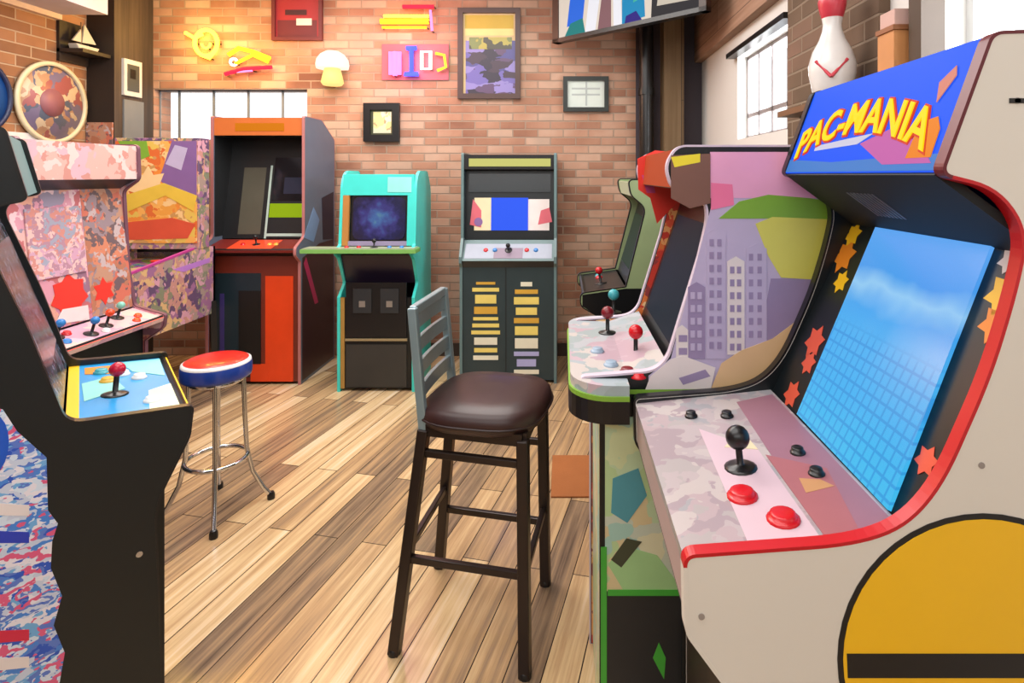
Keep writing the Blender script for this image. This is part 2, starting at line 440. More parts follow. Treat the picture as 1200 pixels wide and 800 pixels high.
deck_art = collage('washed grey deck print', [(168, 160, 160), (176, 164, 166), (156, 154, 158), (184, 174, 172), (160, 144, 150), (174, 156, 160)], 22, .3)
def deck1(b, fr, L):
    pk = mat('printed mauve', (150, 106, 122), .35); pale = mat('printed pale pink', (206, 180, 190), .35)
    b.decal(fr, [(-.1, L*.35), (.24, L*.30), (.24, L*.62), (.0, L*.62)], pale, 0, .0006)
    b.decal(fr, [(-.2, L*.70), (.24, L*.64), (.24, L*.98), (-.22, L*.98)], pk, 0, .0008)
    b.decal(fr, [(.02, L*.64), (.24, L*.64), (.24, L*.8), (.08, L*.9)], mat('printed dusty red', (164, 100, 106), .35), .0004, .0012)
    b.decal(fr, [(.10, L*.72), (.14, L*.70), (.13, L*.86), (.11, L*.82)], mat('printed faded amber', (190, 140, 96), .35), .0008, .0016)
    b.decal(fr, [(-.02, L*.44), (-.0, L*.62), (-.08, L*.6)], mat('printed cream', (222, 208, 170), .35), .0004, .0012)
dk, fr, L = slab(R1, 'control_deck', (X0-.153, .945), (X0-.44, .975), wi, deck_art, .02, deck1)
fr_d = fr
def on_plane(px, py, fr, X0, Yc):
    """where the sight line meets a sloping panel of a cabinet facing left, as panel x, y"""
    o = Vector((X0-0, Yc, CAMZ)); d = Vector((-(px-PX)/F, -1, -(py-PY)/F))
    t = (fr.o-o).dot(fr.n)/d.dot(fr.n); q = o+d*t-fr.o
    return q.dot(fr.ex), q.dot(fr.ey)
x, y = on_plane(868, 548, fr, X0, .985); joystick(R1, fr, x, y, SATIN, .019, .036)
x, y = on_plane(870, 582, fr, X0, .985); button(R1, fr, x, y, PLASTIC_RED, .018)
x, y = on_plane(918, 609, fr, X0, .985); button(R1, fr, x, y, PLASTIC_RED, .018)
for px, py in ((810, 488), (852, 488), (935, 531), (957, 556)):
    x, y = on_plane(px, py, fr, X0, .985); button(R1, fr, x, y, SATIN, .010)
slab(R1, 'deck_front', (X0-.157, .865), (X0-.155, .945), wi, mat('grey pink laminate', (176, 152, 150), .4), .015)
slab(R1, 'front_panel', (X0-.262, .02), (X0-.262, .72), wi, mat('dark brown laminate', (52, 40, 34), .45), .015)
slab(R1, 'kick_panel', (X0-.262, .72), (X0-.157, .862), wi, mat('dark brown laminate', (52, 40, 34), .45), .015)
def bez1(b, f, L):
    def spot(px, py, w, h, m, k=0):
        x, y = on_plane(px, py, f, X0, .985); b.decal(f, star(x, y, w, 6, .62, .4), m, .0004+k, .0012+k)
    for px, py, w, m in ((1000, 275, .030, SUN), (990, 300, .040, ORANGE), (986, 330, .026, SUN), (955, 400, .036, SALMON), (948, 425, .026, SALMON), (928, 462, .030, SALMON), (1178, 345, .034, SUN), (1168, 380, .030, ORANGE), (1185, 305, .022, PWHT), (1086, 540, .022, SALMON)):
        spot(px, py, w, .03, m)
slab(R1, 'screen_bezel', (X0-.44, .965), (X0-.615, 1.325), wi, BLACK, .015, bez1)
def sky_screen():
    m, nt, bs = new_mat('blue game screen')
    tc = nt.nodes.new('ShaderNodeTexCoord'); s = nt.nodes.new('ShaderNodeSeparateXYZ'); nt.links.new(tc.outputs['Object'], s.inputs[0])
    mr = nt.nodes.new('ShaderNodeMapRange'); mr.inputs[1].default_value = .985; mr.inputs[2].default_value = 1.32; nt.links.new(s.outputs[2], mr.inputs[0])
    r = ramp(nt, [(64, 190, 240), (60, 178, 240), (70, 176, 240), (52, 150, 236), (92, 166, 244)], 'LINEAR'); nt.links.new(mr.outputs[0], r.inputs[0])
    cb = nt.nodes.new('ShaderNodeCombineXYZ'); nt.links.new(s.outputs[1], cb.inputs[0]); nt.links.new(s.outputs[2], cb.inputs[1])
    bk = nt.nodes.new('ShaderNodeTexBrick'); bk.offset = 0; bk.inputs['Scale'].default_value = 1; bk.inputs['Brick Width'].default_value = .019; bk.inputs['Row Height'].default_value = .019
    bk.inputs['Mortar Size'].default_value = .0028; bk.inputs['Mortar Smooth'].default_value = .6
    nt.links.new(cb.outputs[0], bk.inputs['Vector'])
    lt = nt.nodes.new('ShaderNodeMapRange'); lt.inputs[1].default_value = .55; lt.inputs[2].default_value = .48; nt.links.new(mr.outputs[0], lt.inputs[0])
    mu = nt.nodes.new('ShaderNodeMath'); mu.operation = 'MULTIPLY'; nt.links.new(bk.outputs['Fac'], mu.inputs[0]); nt.links.new(lt.outputs[0], mu.inputs[1])
    m8 = nt.nodes.new('ShaderNodeMath'); m8.operation = 'MULTIPLY'; m8.inputs[1].default_value = .55; nt.links.new(mu.outputs[0], m8.inputs[0])
    mx = nt.nodes.new('ShaderNodeMix'); mx.data_type = 'RGBA'; mx.inputs['B'].default_value = lin((28, 128, 214))+(1,)
    nt.links.new(m8.outputs[0], mx.inputs['Factor']); nt.links.new(r.outputs['Color'], mx.inputs['A'])
    # a pale cloud band
    no = nt.nodes.new('ShaderNodeTexNoise'); no.inputs['Scale'].default_value = 9; nt.links.new(tc.outputs['Object'], no.inputs['Vector'])
    cl = nt.nodes.new('ShaderNodeValToRGB'); cl.color_ramp.elements[0].position = .62; cl.color_ramp.elements[1].position = .74
    cl.color_ramp.elements.new(.84).color = (0, 0, 0, 1)
    cl.color_ramp.elements[0].color = (0, 0, 0, 1); cl.color_ramp.elements[1].color = (1, 1, 1, 1)
    nd = nt.nodes.new('ShaderNodeMath'); nd.operation = 'MULTIPLY_ADD'; nd.inputs[1].default_value = .25; nt.links.new(no.outputs['Fac'], nd.inputs[0])
    sh = nt.nodes.new('ShaderNodeMath'); sh.operation = 'ADD'; sh.inputs[1].default_value = -.12; nt.links.new(mr.outputs[0], sh.inputs[0]); nt.links.new(sh.outputs[0], nd.inputs[2])
    nt.links.new(nd.outputs[0], cl.inputs[0])
    m9 = nt.nodes.new('ShaderNodeMath'); m9.operation = 'MULTIPLY'; m9.inputs[1].default_value = .6; nt.links.new(cl.outputs['Color'], m9.inputs[0])
    m2 = nt.nodes.new('ShaderNodeMix'); m2.data_type = 'RGBA'; m2.inputs['B'].default_value = lin((176, 226, 250))+(1,)
    nt.links.new(m9.outputs[0], m2.inputs['Factor']); nt.links.new(mx.outputs['Result'], m2.inputs['A'])
    bs.inputs['Base Color'].default_value = (.01, .02, .03, 1); bs.inputs['Roughness'].default_value = .2
    nt.links.new(m2.outputs['Result'], bs.inputs['Emission Color']); bs.inputs['Emission Strength'].default_value = .95
    return m
fs, Ls = slab_frame((X0-.44, .972), (X0-.612, 1.325))
corners = [on_plane(px, py, fs, X0, .985) for px, py in ((938, 487), (1046, 600), (1167, 291), (1030, 268))]
xs = sorted(c[0] for c in corners); print('screen corners', corners)
MB().decal(fs, corners, sky_screen(), .002, .008).build('screen', R1)
slab(R1, 'speaker_panel', (X0-.615, 1.325), (X0-.472, 1.43), wi, mat('dark teal panel', (9, 20, 22), .65), .012, lambda b, f, l: [b.decal(f, rect(.03+.012*k-.1, .037+.012*k-.1, l*.3, l*.7), mat('speaker slot', (96, 100, 108), .4), 0, .001) for k in range(8)])
mq_blue = glow('lit blue marquee', (4, 84, 236), .95)
def mq_art(b, fr, L):
    b.decal(fr, [(-.25, .002), (.25, .002), (.25, .025), (-.05, .02), (-.25, .03)], glow('lit pale blue', (80, 150, 240), .5), 0, .0008)
    b.decal(fr, [(.03, .05), (.11, .07), (.2, .04), (.235, .012), (.12, .012)], glow('lit pink', (216, 110, 190), .6), .0004, .0014)
    b.decal(fr, [(-.14, .045), (.02, .05), (.06, .066), (-.02, .062), (-.14, .055)], glow('lit white', (226, 226, 250), .6), .0004, .0014)
    b.decal(fr, [(.175, .02), (.23, .02), (.228, .06), (.215, .078), (.195, .075), (.178, .055)], glow('lit orange', (248, 140, 28), .7), .0008, .0020)
    b.decal(fr, [(.20, .10), (.222, .135), (.215, .15), (.19, .13)], glow('lit peach', (240, 150, 130), .6), .0008, .0020)
mq, fm, Lm = slab(R1, 'marquee', (X0-.472, 1.434), (X0-.535, 1.605), wi, mq_blue, .012, mq_art)
# the panel x axis runs away from the camera's right for this cabinet: letters read from the far end to the near end
fl = Frame(fm.o, fm.ex, fm.ey, fm.n)
text_part('PAC-MANIA', fl, -.006, .096, .081, glow('lit red outline', (222, 70, 40), .8), 'lettering', mq, .0025, 1.0, -.9, .0045)
text_part('PAC-MANIA', fl, -.006, .096, .081, glow('lit yellow', (255, 214, 20), .95), 'lettering', mq, .0045, 1.0, -.9, .0012)
MB().box(-.435, -.10, -wi/2, wi/2, 1.59, 1.605, WHITE).build('top_panel', R1)
MB().box(-.435, -.42, -wi/2, wi/2, .02, 1.59, BLACK).build('back_panel', R1)

# ------------------------------------------------------------------ RIGHT 2: cabinet with town artwork on its side
X2, Y2, W2d = .23, 1.27+.26, .52
R2 = thing('arcade_cabinet', 'arcade cabinet with pink sky and town picture on its side, beyond the white cabinet', 'arcade machine', (X2, Y2, 0), PI)
prof = fillet([(X2-.084, 0), (X2-.084, .905), (X2-.04, .935, .02), (X2-.04, .985, .01), (X2-.2, .998, .03), (X2-.2316, 1.027, .02), (X2-.30, 1.25), (X2-.322, 1.345, .04), (X2-.305, 1.39, .02),
               (X2-.24, 1.40, .02), (X2-.226, 1.45, .02), (X2-.25, 1.492, .02), (X2-.70, 1.492), (X2-.84, 1.44, .03), (X2-.84, 0)])
def px2(b, fr, pts, m, h=0., Y=1.27):
    q = []
    for p in pts:
        w = at(p[0], p[1], Y); q.append((X2-w.x, w.z))
    b.decal(fr, q, m, h, h+.001)
PINKSKY = mat('printed pink sky', (232, 166, 200), .38); LAV = mat('printed lavender', (188, 176, 206), .38)
PGREEN = mat('printed green', (126, 172, 58), .38); PYEL = mat('printed lime yellow', (214, 210, 96), .38); TAN = mat('printed tan', (222, 186, 140), .38)
PVIO = mat('printed violet grey', (150, 134, 170), .38); PWHT = mat('printed off white', (226, 216, 214), .38)
LOWART = collage('pale green creature print', [(214, 226, 176), (198, 222, 180), (228, 226, 190), (170, 210, 196), (190, 218, 160), (206, 216, 196), (222, 206, 160)], 16, .4)
def art_r2(b, fr):
    px2(b, fr, [(786, 420), (834, 240), (834, 205), (1060, 205), (1060, 458), (760, 458), (760, 440)], LAV, 0)
    px2(b, fr, [(832, 178), (1060, 178), (1060, 232), (832, 232)], PINKSKY, .0004)
    px2(b, fr, [(833, 214), (858, 216), (860, 240), (833, 246)], mat('printed rose', (236, 120, 160), .38), .0008)
    px2(b, fr, [(842, 256), (866, 236), (900, 228), (948, 232), (1000, 240), (1000, 262), (900, 256)], PGREEN, .0008)
    px2(b, fr, [(885, 262), (905, 254), (1000, 258), (1000, 330), (915, 325), (900, 300)], PYEL, .0012)
    px2(b, fr, [(903, 326), (1000, 326), (1000, 400), (890, 400)], PVIO, .0010)
    for i, (x0, x1, y0, y1, m) in enumerate(((806, 826, 330, 420, PVIO), (828, 850, 268, 420, LAV), (852, 872, 300, 415, PWHT), (874, 898, 285, 410, LAV), (792, 806, 380, 436, PWHT))):
        px2(b, fr, [(x0, y1), (x0, y0+6), ((x0+x1)/2, y0), (x1, y0+6), (x1, y1)], m, .0014+.0002*i)
        for r in range(int((y1-y0)/16)):
            for c in range(2):
                xx = x0+3+c*(x1-x0-4)/2; yy = y0+12+r*15
                if yy+8 < y1: px2(b, fr, [(xx, yy+8), (xx, yy), (xx+5, yy), (xx+5, yy+8)], PVIO if m != PVIO else LAV, .0026)
    px2(b, fr, [(832, 456), (845, 425), (868, 410), (905, 396), (940, 370), (1000, 370), (1000, 458)], TAN, .0030)
    px2(b, fr, [(755, 458), (762, 440), (786, 420), (800, 416), (838, 430), (832, 456)], PWHT, .0030)
    px2(b, fr, [(795, 442), (826, 432), (832, 440), (800, 450)], PVIO, .0034)
    px2(b, fr, [(786, 182), (832, 180), (832, 238), (808, 244), (786, 232)], mat('printed brown', (120, 84, 72), .38), .0030)
    px2(b, fr, [(786, 184), (820, 180), (820, 190), (790, 196)], mat('printed bright yellow', (230, 214, 50), .38), .0034)
    px2(b, fr, [(690, 459), (1060, 459), (1060, 486), (690, 486)], BLACK, .0030)
    px2(b, fr, [(690, 456), (1060, 453), (1060, 459), (690, 461)], PGREEN, .0034)
    px2(b, fr, [(709, 488), (880, 488), (880, 692), (709, 692)], LOWART, 0)
    px2(b, fr, [(709, 692), (1000, 692), (1000, 953), (709, 953)], mat('dark grey laminate', (38, 40, 42), .4), 0)
    px2(b, fr, [(718, 560), (748, 548), (758, 580), (735, 612), (716, 600)], mat('printed teal', (84, 158, 172), .38), .0008)
    px2(b, fr, [(712, 660), (735, 640), (770, 650), (800, 690), (730, 690)], mat('printed mint', (170, 216, 150), .38), .0008)
    px2(b, fr, [(716, 655), (734, 630), (752, 634), (728, 664)], mat('printed dark olive', (70, 76, 56), .38), .0012)
    px2(b, fr, [(704, 640), (711, 640), (711, 953), (704, 953)], mat('printed vivid green', (70, 176, 60), .4), .0012)
    px2(b, fr, [(712, 690), (820, 690), (820, 697), (712, 697)], mat('printed vivid green', (70, 176, 60), .4), .0016)
    px2(b, fr, [(765, 770), (772, 752), (780, 770), (778, 795)], mat('printed vivid green', (70, 176, 60), .4), .0008)
ORG_ART = collage('orange faces print', [(226, 120, 60), (238, 168, 104), (206, 62, 48), (240, 200, 150), (150, 60, 60), (230, 90, 60)], 20, .4)
def far_r2(b, fr):
    b.decal(fr, offset(prof, -.003), ORG_ART, 0, .0008)
    px2(b, fr, [(747, 186), (768, 176), (800, 180), (800, 230), (770, 262), (762, 232), (748, 222)], mat('printed scarlet', (226, 56, 44), .38), .0010, 1.77)
    px2(b, fr, [(752, 205), (764, 205), (768, 226), (758, 226)], mat('printed orchid', (196, 70, 130), .38), .0014, 1.77)
side_panels(R2, prof, W2d, BLACK, mat('pale lavender trim', (206, 190, 204), .4), art_r2, 1, None, far_r2, ((-1, .96, SATIN),))
wi2 = W2d-2*T
# wide rounded control deck, reaching past the side panels towards the player
def plan_deck(u_f, u_r, w_f, r):
    pts = [(u_r, -w_f/2), (u_f-r, -w_f/2)]
    for k in range(9): a = -PI/2+PI/2*k/8; pts.append((u_f-r+math.cos(a)*r, -w_f/2+r+math.sin(a)*r))
    for k in range(9): a = PI/2*k/8; pts.append((u_f-r+math.cos(a)*r, w_f/2-r+math.sin(a)*r))
    pts.append((u_r, w_f/2)); return pts
pd = plan_deck(X2-.012, X2-.14, .62, .09)
pdi = plan_deck(X2-.016, X2-.14, .612, .09)
deck2 = collage('pale deck print', [(176, 180, 186), (190, 168, 178), (164, 176, 182), (196, 188, 184), (184, 158, 170), (156, 170, 172)], 16, .3)
b = MB().sweep([(u, y, .905) for u, y in pd], (0, 0, .048), SATIN)
b.sweep([(u, y, .953) for u, y in pd], (0, 0, .010), PGREEN)
b.sweep([(u, y, .963) for u, y in pdi], (0, 0, .022), deck2)
b.sweep([(X2-.14, -wi2/2, .955), (X2-.14, wi2/2, .955), (X2-.23, wi2/2, .985), (X2-.23, -wi2/2, .985)], (0, 0, .03), deck2)
b.build('control_deck', R2)
fd = Frame((X2-.02, 0, .985), (0, 1, 0), (-1, 0, 0), (0, 0, 1))
TEAL = mat('teal plastic', (60, 160, 170), .3); DKRED = mat('dark red plastic', (120, 20, 34), .3)
for px, py, m in ((712, 390, DKRED), (719, 366, TEAL), (745, 416, PLASTIC_RED)):
    x, y = on_plane(px, py, fd, X2, Y2); joystick(R2, fd, x, y, m, .018, .045)
for px, py, m in ((748, 442, PLASTIC_RED), (735, 436, DKRED), (700, 412, mat('blue grey plastic', (150, 170, 190), .3)), (716, 428, mat('blue grey plastic', (150, 170, 190), .3)), (752, 424, PLASTIC_RED), (733, 380, TEAL)):
    x, y = on_plane(px, py, fd, X2, Y2); button(R2, fd, x, y, m, .014)
slab(R2, 'front_panel', (X2-.09, .02), (X2-.09, .9), wi2, LOWART, .015)
slab(R2, 'screen_bezel', (X2-.235, .99), (X2-.37, 1.38), wi2, SATIN, .015)
f2, l2 = slab_frame((X2-.235, .99), (X2-.37, 1.38))
MB().decal(f2, rect(-.19, .19, .05, .34), glow('dim game screen', (40, 48, 62), .5), 0, .006).build('screen', R2)
slab(R2, 'marquee', (X2-.243, 1.402), (X2-.252, 1.488), wi2, glow('lit scarlet marquee', (220, 90, 50), .5), .012)
slab(R2, 'speaker_panel', (X2-.37, 1.385), (X2-.245, 1.40), wi2, SATIN, .01)
MB().box(-.59, -.03, -wi2/2, wi2/2, 1.43, 1.44, SATIN).box(-.59, -.575, -wi2/2, wi2/2, .02, 1.43, SATIN).build('back_panel', R2)

# ------------------------------------------------------------------ generic upright cabinet
def upright(label, loc, rz, w, prof, deck, scr, mq, side_m, trim, deck_m, bezel_m, screen_m, mq_m, front_m, near=1, near_m=None, far_in=None, art_near=None,
            scr_in=(.05, .06), sticks=(), buttons=(), front_art=None, bez_art=None, deck_art=None, mq_art=None):
    root = thing('arcade_cabinet', label, 'arcade machine', loc, rz)
    P = fillet(prof); side_panels(root, P, w, side_m, trim, art_near, near, near_m, far_in)
    wi = w-2*T
    d, fr, L = slab(root, 'control_deck', deck[0], deck[1], wi, deck_m, .018, deck_art)
    for x, y, m in sticks: joystick(root, fr, x*wi, y*L, m, .016, .045)
    for x, y, m in buttons: button(root, fr, x*wi, y*L, m, .013)
    s, fr, L = slab(root, 'screen_bezel', scr[0], scr[1], wi, bezel_m, .015, bez_art)
    if screen_m:
        MB().decal(fr, rect(-wi/2+scr_in[0], wi/2-scr_in[0], scr_in[1], L-scr_in[1]), screen_m, .001, .006).build('screen', root)
    slab(root, 'marquee', mq[0], mq[1], wi, mq_m, .012, mq_art)
    slab(root, 'speaker_panel', scr[1], mq[0], wi, SATIN, .01)
    us = [p[0] for p in P]; zt = max(p[1] for p in P); ub = min(us)
    uf = prof[0][0]
    slab(root, 'front_panel', (uf-.006, .02), (uf-.006, deck[0][1]-.05), wi, front_m, .015, front_art)
    slab(root, 'deck_front', (uf-.006, deck[0][1]-.05), (deck[0][0]-.002, deck[0][1]), wi, SATIN, .012)
    rt = [p[1] for p in P if p[0] < ub+.02]
    MB().box(ub+.006, ub+.02, -wi/2, wi/2, .02, max(rt)-.03, SATIN).build('back_panel', root)
    tu = [p[0] for p in P if p[1] > zt-.04]
    MB().box(min(tu)+.006, max(tu)-.012, -wi/2, wi/2, zt-.03, zt-.014, side_m).build('top_panel', root)
    if min(tu) > ub+.05: slab(root, 'rear_top_panel', (min(tu)+.004, zt-.015), (ub+.006, max(rt)-.008), wi, side_m, .012)
    return root

# RIGHT 3: small green cabinet beyond
Xr3 = .26
upright('green sided arcade cabinet with dark deck, mostly hidden behind the town picture cabinet', (Xr3, 2.54, 0), PI, .48,
        [(Xr3-.16, 0), (Xr3-.16, .86), (Xr3-.07, .91, .02), (Xr3-.07, .96, .02), (Xr3-.25, .985), (Xr3-.33, 1.30, .03), (Xr3-.27, 1.35, .02), (Xr3-.26, 1.41, .02), (Xr3-.70, 1.41), (Xr3-.70, 0)],
        ((Xr3-.075, .95), (Xr3-.25, .978)), ((Xr3-.26, .98), (Xr3-.36, 1.31)), ((Xr3-.275, 1.345), (Xr3-.265, 1.40)),
        mat('sage green laminate', (150, 168, 122), .45), SATIN, BLACK, SATIN, glow('dim green screen', (60, 80, 60), .4), glow('cream marquee', (226, 220, 176), .5), BLACK,
        sticks=((0.1, .5, PLASTIC_RED),), buttons=((-.2, .5, PLASTIC_RED), (-.3, .5, TEAL)),
        art_near=lambda b, fr: b.decal(fr, [(Xr3-.155, .02), (Xr3-.155, .86), (Xr3-.076, .91), (Xr3-.076, .955), (Xr3-.25, .98), (Xr3-.69, .98), (Xr3-.69, .02)], SATIN, 0, .001),
        far_in=lambda b, fr: b.decal(fr, [(Xr3-.155, .02), (Xr3-.155, .86), (Xr3-.076, .91), (Xr3-.076, .955), (Xr3-.25, .98), (Xr3-.69, .98), (Xr3-.69, .02)], SATIN, 0, .001))

# ------------------------------------------------------------------ LEFT 1: black cabinet with blue deck
f1 = Vector((.77, .64)); f1.normalize(); P0 = Vector((-.95, 1.106)); wl = .50
rt = P0+Vector((-f1.y, f1.x))*wl/2
STARS = collage('blue and white burst print', [(70, 130, 210), (196, 206, 226), (40, 84, 190), (226, 222, 232), (216, 90, 130), (110, 170, 220), (90, 120, 200), (206, 220, 236)], 34, .35, (1, 1, 1.6))
SPARK = collage('dark print with painted glints', [(24, 30, 40), (44, 54, 72), (80, 98, 122), (34, 66, 74), (120, 136, 156), (24, 28, 36), (56, 76, 76), (140, 90, 120)], 46, .25, (1, 1, .6))  # glints of the sloping screen glass put into the patch colours
def art_m1(b, fr):
    # printed band running down the side, ragged towards the black
    edge = [(-.03, .0), (-.036, .30), (-.022, .37), (-.036, .45), (-.026, .52), (-.042, .58), (-.030, .63), (-.046, .69), (-.044, .74), (-.036, .77), (-.050, .80), (-.052, .90), (-.066, .96), (-.085, 1.005), (-.12, 1.03)]
    edge = [(u+.026, z) for u, z in edge[:12]]+edge[12:]
    b.decal(fr, edge+[(-.36, 1.03), (-.40, .9), (-.40, 0)], STARS, 0, .0010)
    b.decal(fr, disc(-.105, .945, .028, .06, 20), mat('printed deep blue', (24, 84, 190), .35), .0006, .0016)
    for z, m in ((.46, mat('printed crimson', (206, 36, 70), .35)), (.52, PWHT), (.57, mat('printed crimson', (206, 36, 70), .35)), (.75, mat('printed royal blue', (40, 60, 180), .35)), (.80, PWHT)):
        b.decal(fr, [(-.30, z+.10), (-.30, z+.13), (-.05, z+.02), (-.05, z)], m, .0006, .0016)
    b.decal(fr, disc(.115, .66, .006, n=12), CHROME, 0, .002)
BLUEDECK = mat('printed sky blue', (34, 150, 214), .3)
def deck_m1(b, fr, L):
    yl = mat('printed yellow', (222, 204, 60), .3); aq = mat('printed aqua', (130, 210, 206), .3)
    b.decal(fr, rect(-.235, .232, L*.0, L*.06), yl, 0, .0006); b.decal(fr, rect(-.232, -.215, 0, L), yl, 0, .0008); b.decal(fr, rect(-.232, .232, L*.9, L), yl, 0, .0006)
    b.decal(fr, [(-.21, L*.08), (-.02, L*.06), (-.06, L*.3), (-.2, L*.34)], mat('printed pale mint', (206, 226, 200), .3), .0004, .0012)
    b.decal(fr, [(.05, L*.1), (.22, L*.08), (.22, L*.5), (.12, L*.4)], aq, .0004, .0012)
    b.decal(fr, [(-.02, L*.5), (.1, L*.6), (.06, L*.88), (-.08, L*.86)], aq, .0004, .0012)
    b.decal(fr, [(.12, L*.6), (.2, L*.55), (.2, L*.85), (.14, L*.85)], mat('printed orange', (226, 132, 26), .4), .0004, .0012)
def far_m1(b, fr):
    b.decal(fr, rect(-.4, .18, .98, 1.5), SPARK, 0, .0006) if False else None
upright('black arcade cabinet with sky blue control deck and starburst print, nearest on the left', (rt.x, rt.y, 0), math.atan2(f1.y, f1.x), wl,
        [(.165, 0), (.14, .75, .04), (.2, .875, .01), (.206, .935, .008), (0, .952, .03), (-.055, 1.144, .03), (-.125, 1.345, .03), (-.10, 1.375, .02), (-.055, 1.385, .01), (-.085, 1.515, .01), (-.45, 1.52), (-.45, 0)],
        ((.206, .925), (0, .942)), ((-.004, .95), (-.137, 1.362)), ((-.06, 1.387), (-.09, 1.512)),
        BLACK, SATIN, BLUEDECK, SPARK, collage('dark game screen', [(30, 38, 52), (50, 66, 86), (30, 54, 60), (96, 112, 134), (22, 28, 40)], 40, .15, emit=.15), glow('pale teal marquee', (150, 186, 184), .5), BLACK,
        near=-1, art_near=art_m1, deck_art=deck_m1, scr_in=(.06, .08),
        sticks=((-.12, .6, mat('crimson plastic', (196, 16, 52), .25)),),
        buttons=((.12, .35, mat('white plastic', (220, 222, 220), .3)), (.22, .5, mat('white plastic', (220, 222, 220), .3)), (.12, .65, mat('amber plastic', (220, 170, 60), .3)), (.3, .7, TEAL), (-.3, .3, mat('white plastic', (220, 222, 220), .3))))

# LEFT 2: pink cabinet
PINKS = collage('pink crowd print', [(214, 150, 166), (196, 130, 150), (226, 176, 170), (150, 110, 130), (230, 196, 200), (190, 106, 110), (150, 140, 160), (220, 160, 140)], 17, .35)
BROWNS = collage('brown comic print', [(176, 116, 90), (186, 140, 116), (150, 130, 136), (206, 130, 100), (110, 90, 94), (190, 170, 170), (200, 110, 90)], 22, .4)
PDECK = collage('pink deck print', [(214, 172, 176), (222, 186, 176), (190, 150, 170), (206, 176, 190), (180, 160, 176)], 11, .3)
SCARLET = mat('printed scarlet', (226, 56, 44), .38)
def bez2(b, fr, L):
    b.decal(fr, rect(.06, .285, 0, L), BROWNS, 0, .0006)
    b.decal(fr, star(-.04, .115, .09, 7, .75), SCARLET, .0008, .002)
    b.decal(fr, star(.13, .10, .06, 6, .6), SCARLET, .0008, .002)
    b.decal(fr, [(-.12, .02), (.04, .0), (.04, .06), (-.08, .07)], PWHT, .001, .0022)
BL = mat('blue plastic', (40, 120, 190), .25); MINT = mat('mint plastic', (120, 190, 170), .3); ORP = mat('orange plastic', (224, 70, 30), .25)
upright('arcade cabinet with pink crowd print and wide pink control deck on the left', (-2.0, 2.35, 0), 0, .60,
        [(.10, 0), (.10, .68), (.185, .74, .02), (.19, .795, .01), (.05, .835, .02), (.02, 1.0), (.0, 1.36, .02), (.07, 1.41, .02), (.065, 1.565, .02), (-.38, 1.57), (-.38, 0)],
        ((.19, .785), (.05, .828)), ((.047, .835), (-.01, 1.37)), ((.066, 1.412), (.062, 1.56)),
        PINKS, mat('plum trim', (110, 70, 84), .4), PDECK, PINKS, None, collage('peach marquee print', [(216, 170, 160), (226, 196, 190), (200, 140, 130), (206, 170, 180)], 18, .3), BLACK,
        near=-1, bez_art=bez2, deck_art=lambda b, fr, L: b.decal(fr, rect(-.28, .28, 0, .018), mat('coral edge print', (222, 90, 80), .4), 0, .0015),
        sticks=((-.1, .4, BL), (.25, .75, MINT), (.08, .55, ORP), (-.28, .75, BL)), buttons=((-.3, .4, BL), (0, .3, PWHT), (.3, .3, ORP), (-.2, .75, PLASTIC_RED), (.38, .5, ORP)))
f2_, l2_ = slab_frame((.047, .835), (-.01, 1.37))
p2 = [o for o in bpy.data.objects if o.get('label', '').startswith('arcade cabinet with pink crowd')][0]
MB().decal(f2_, rect(-.20, .05, .20, .47), collage('pink game screen', [(206, 160, 180), (226, 186, 180), (180, 136, 150), (206, 140, 130), (160, 160, 176)], 30, .2), .001, .006).build('screen', p2)

# LEFT 3: pinball table facing the room, its backbox against the far left corner
SCENE = collage('orange scene print', [(232, 140, 60), (240, 176, 90), (226, 190, 90), (220, 110, 54), (240, 200, 140), (200, 150, 90), (232, 160, 70)], 17, .4)
CROWD = collage('violet crowd print', [(150, 104, 140), (186, 136, 126), (126, 130, 106), (200, 150, 166), (96, 76, 106), (160, 140, 130), (206, 170, 120)], 20, .4)
PB = thing('pinball_machine', 'pinball machine with bright orange and yellow backbox scene, left of the tall orange cabinet', 'pinball machine', (-2.575, 3.335, 0))
MAGT = mat('magenta trim', (176, 60, 136), .4); LILAC = mat('printed lilac', (176, 120, 196), .4)
hw = .262
b = MB()
for sd in (1, -1):
    y = sd*hw
    b.sweep([(y, -.52, .52), (y, .52, .52), (y, .52, .96), (y, .30, .96), (y, -.52, .86)], (-sd*.02, 0, 0), CROWD)
b.box(-hw, hw, -.52, -.50, .52, .85, CROWD).box(-hw, hw, .50, .52, .52, .96, BLACK).box(-hw+.02, hw-.02, -.5, .5, .52, .535, BLACK)
b.sweep([(hw+.0008, .2, .84), (hw+.0008, .46, .86), (hw+.0008, .46, .89), (hw+.0008, .1, .87)], (.001, 0, 0), LILAC)
b.build('cabinet', PB)
b = MB().sweep([(-hw+.02, -.49, .79), (hw-.02, -.49, .79), (hw-.02, .49, .87), (-hw+.02, .49, .87)], (0, 0, .01), collage('playfield print', [(220, 150, 70), (60, 120, 160), (200, 60, 60), (230, 210, 150), (110, 160, 90), (150, 90, 150)], 14, .25))
pf = b.build('playfield', PB)
for x, y in ((-.1, .2), (.1, .22), (0, .34)):
    MB().lathe([(.03, 0), (.03, .03), (.036, .034), (.03, .042), (.001, .044)], (x, y, .85), SCARLET, 18).build('bumper', pf)
for sd in (1, -1):
    MB().bar((sd*.09, -.36, .815), (sd*.02, -.40, .812), .02, .02, PLASTIC_RED).build('flipper', pf)
    MB().bar((sd*(hw-.008), -.51, .868), (sd*(hw-.008), .30, .968), .02, .012, MAGT).build('side_rail', PB)
MB().sweep([(-hw+.018, -.50, .845), (hw-.018, -.50, .845), (hw-.018, .29, .945), (-hw+.018, .29, .945)], (0, 0, .004), pane_mat()).build('glass', PB)
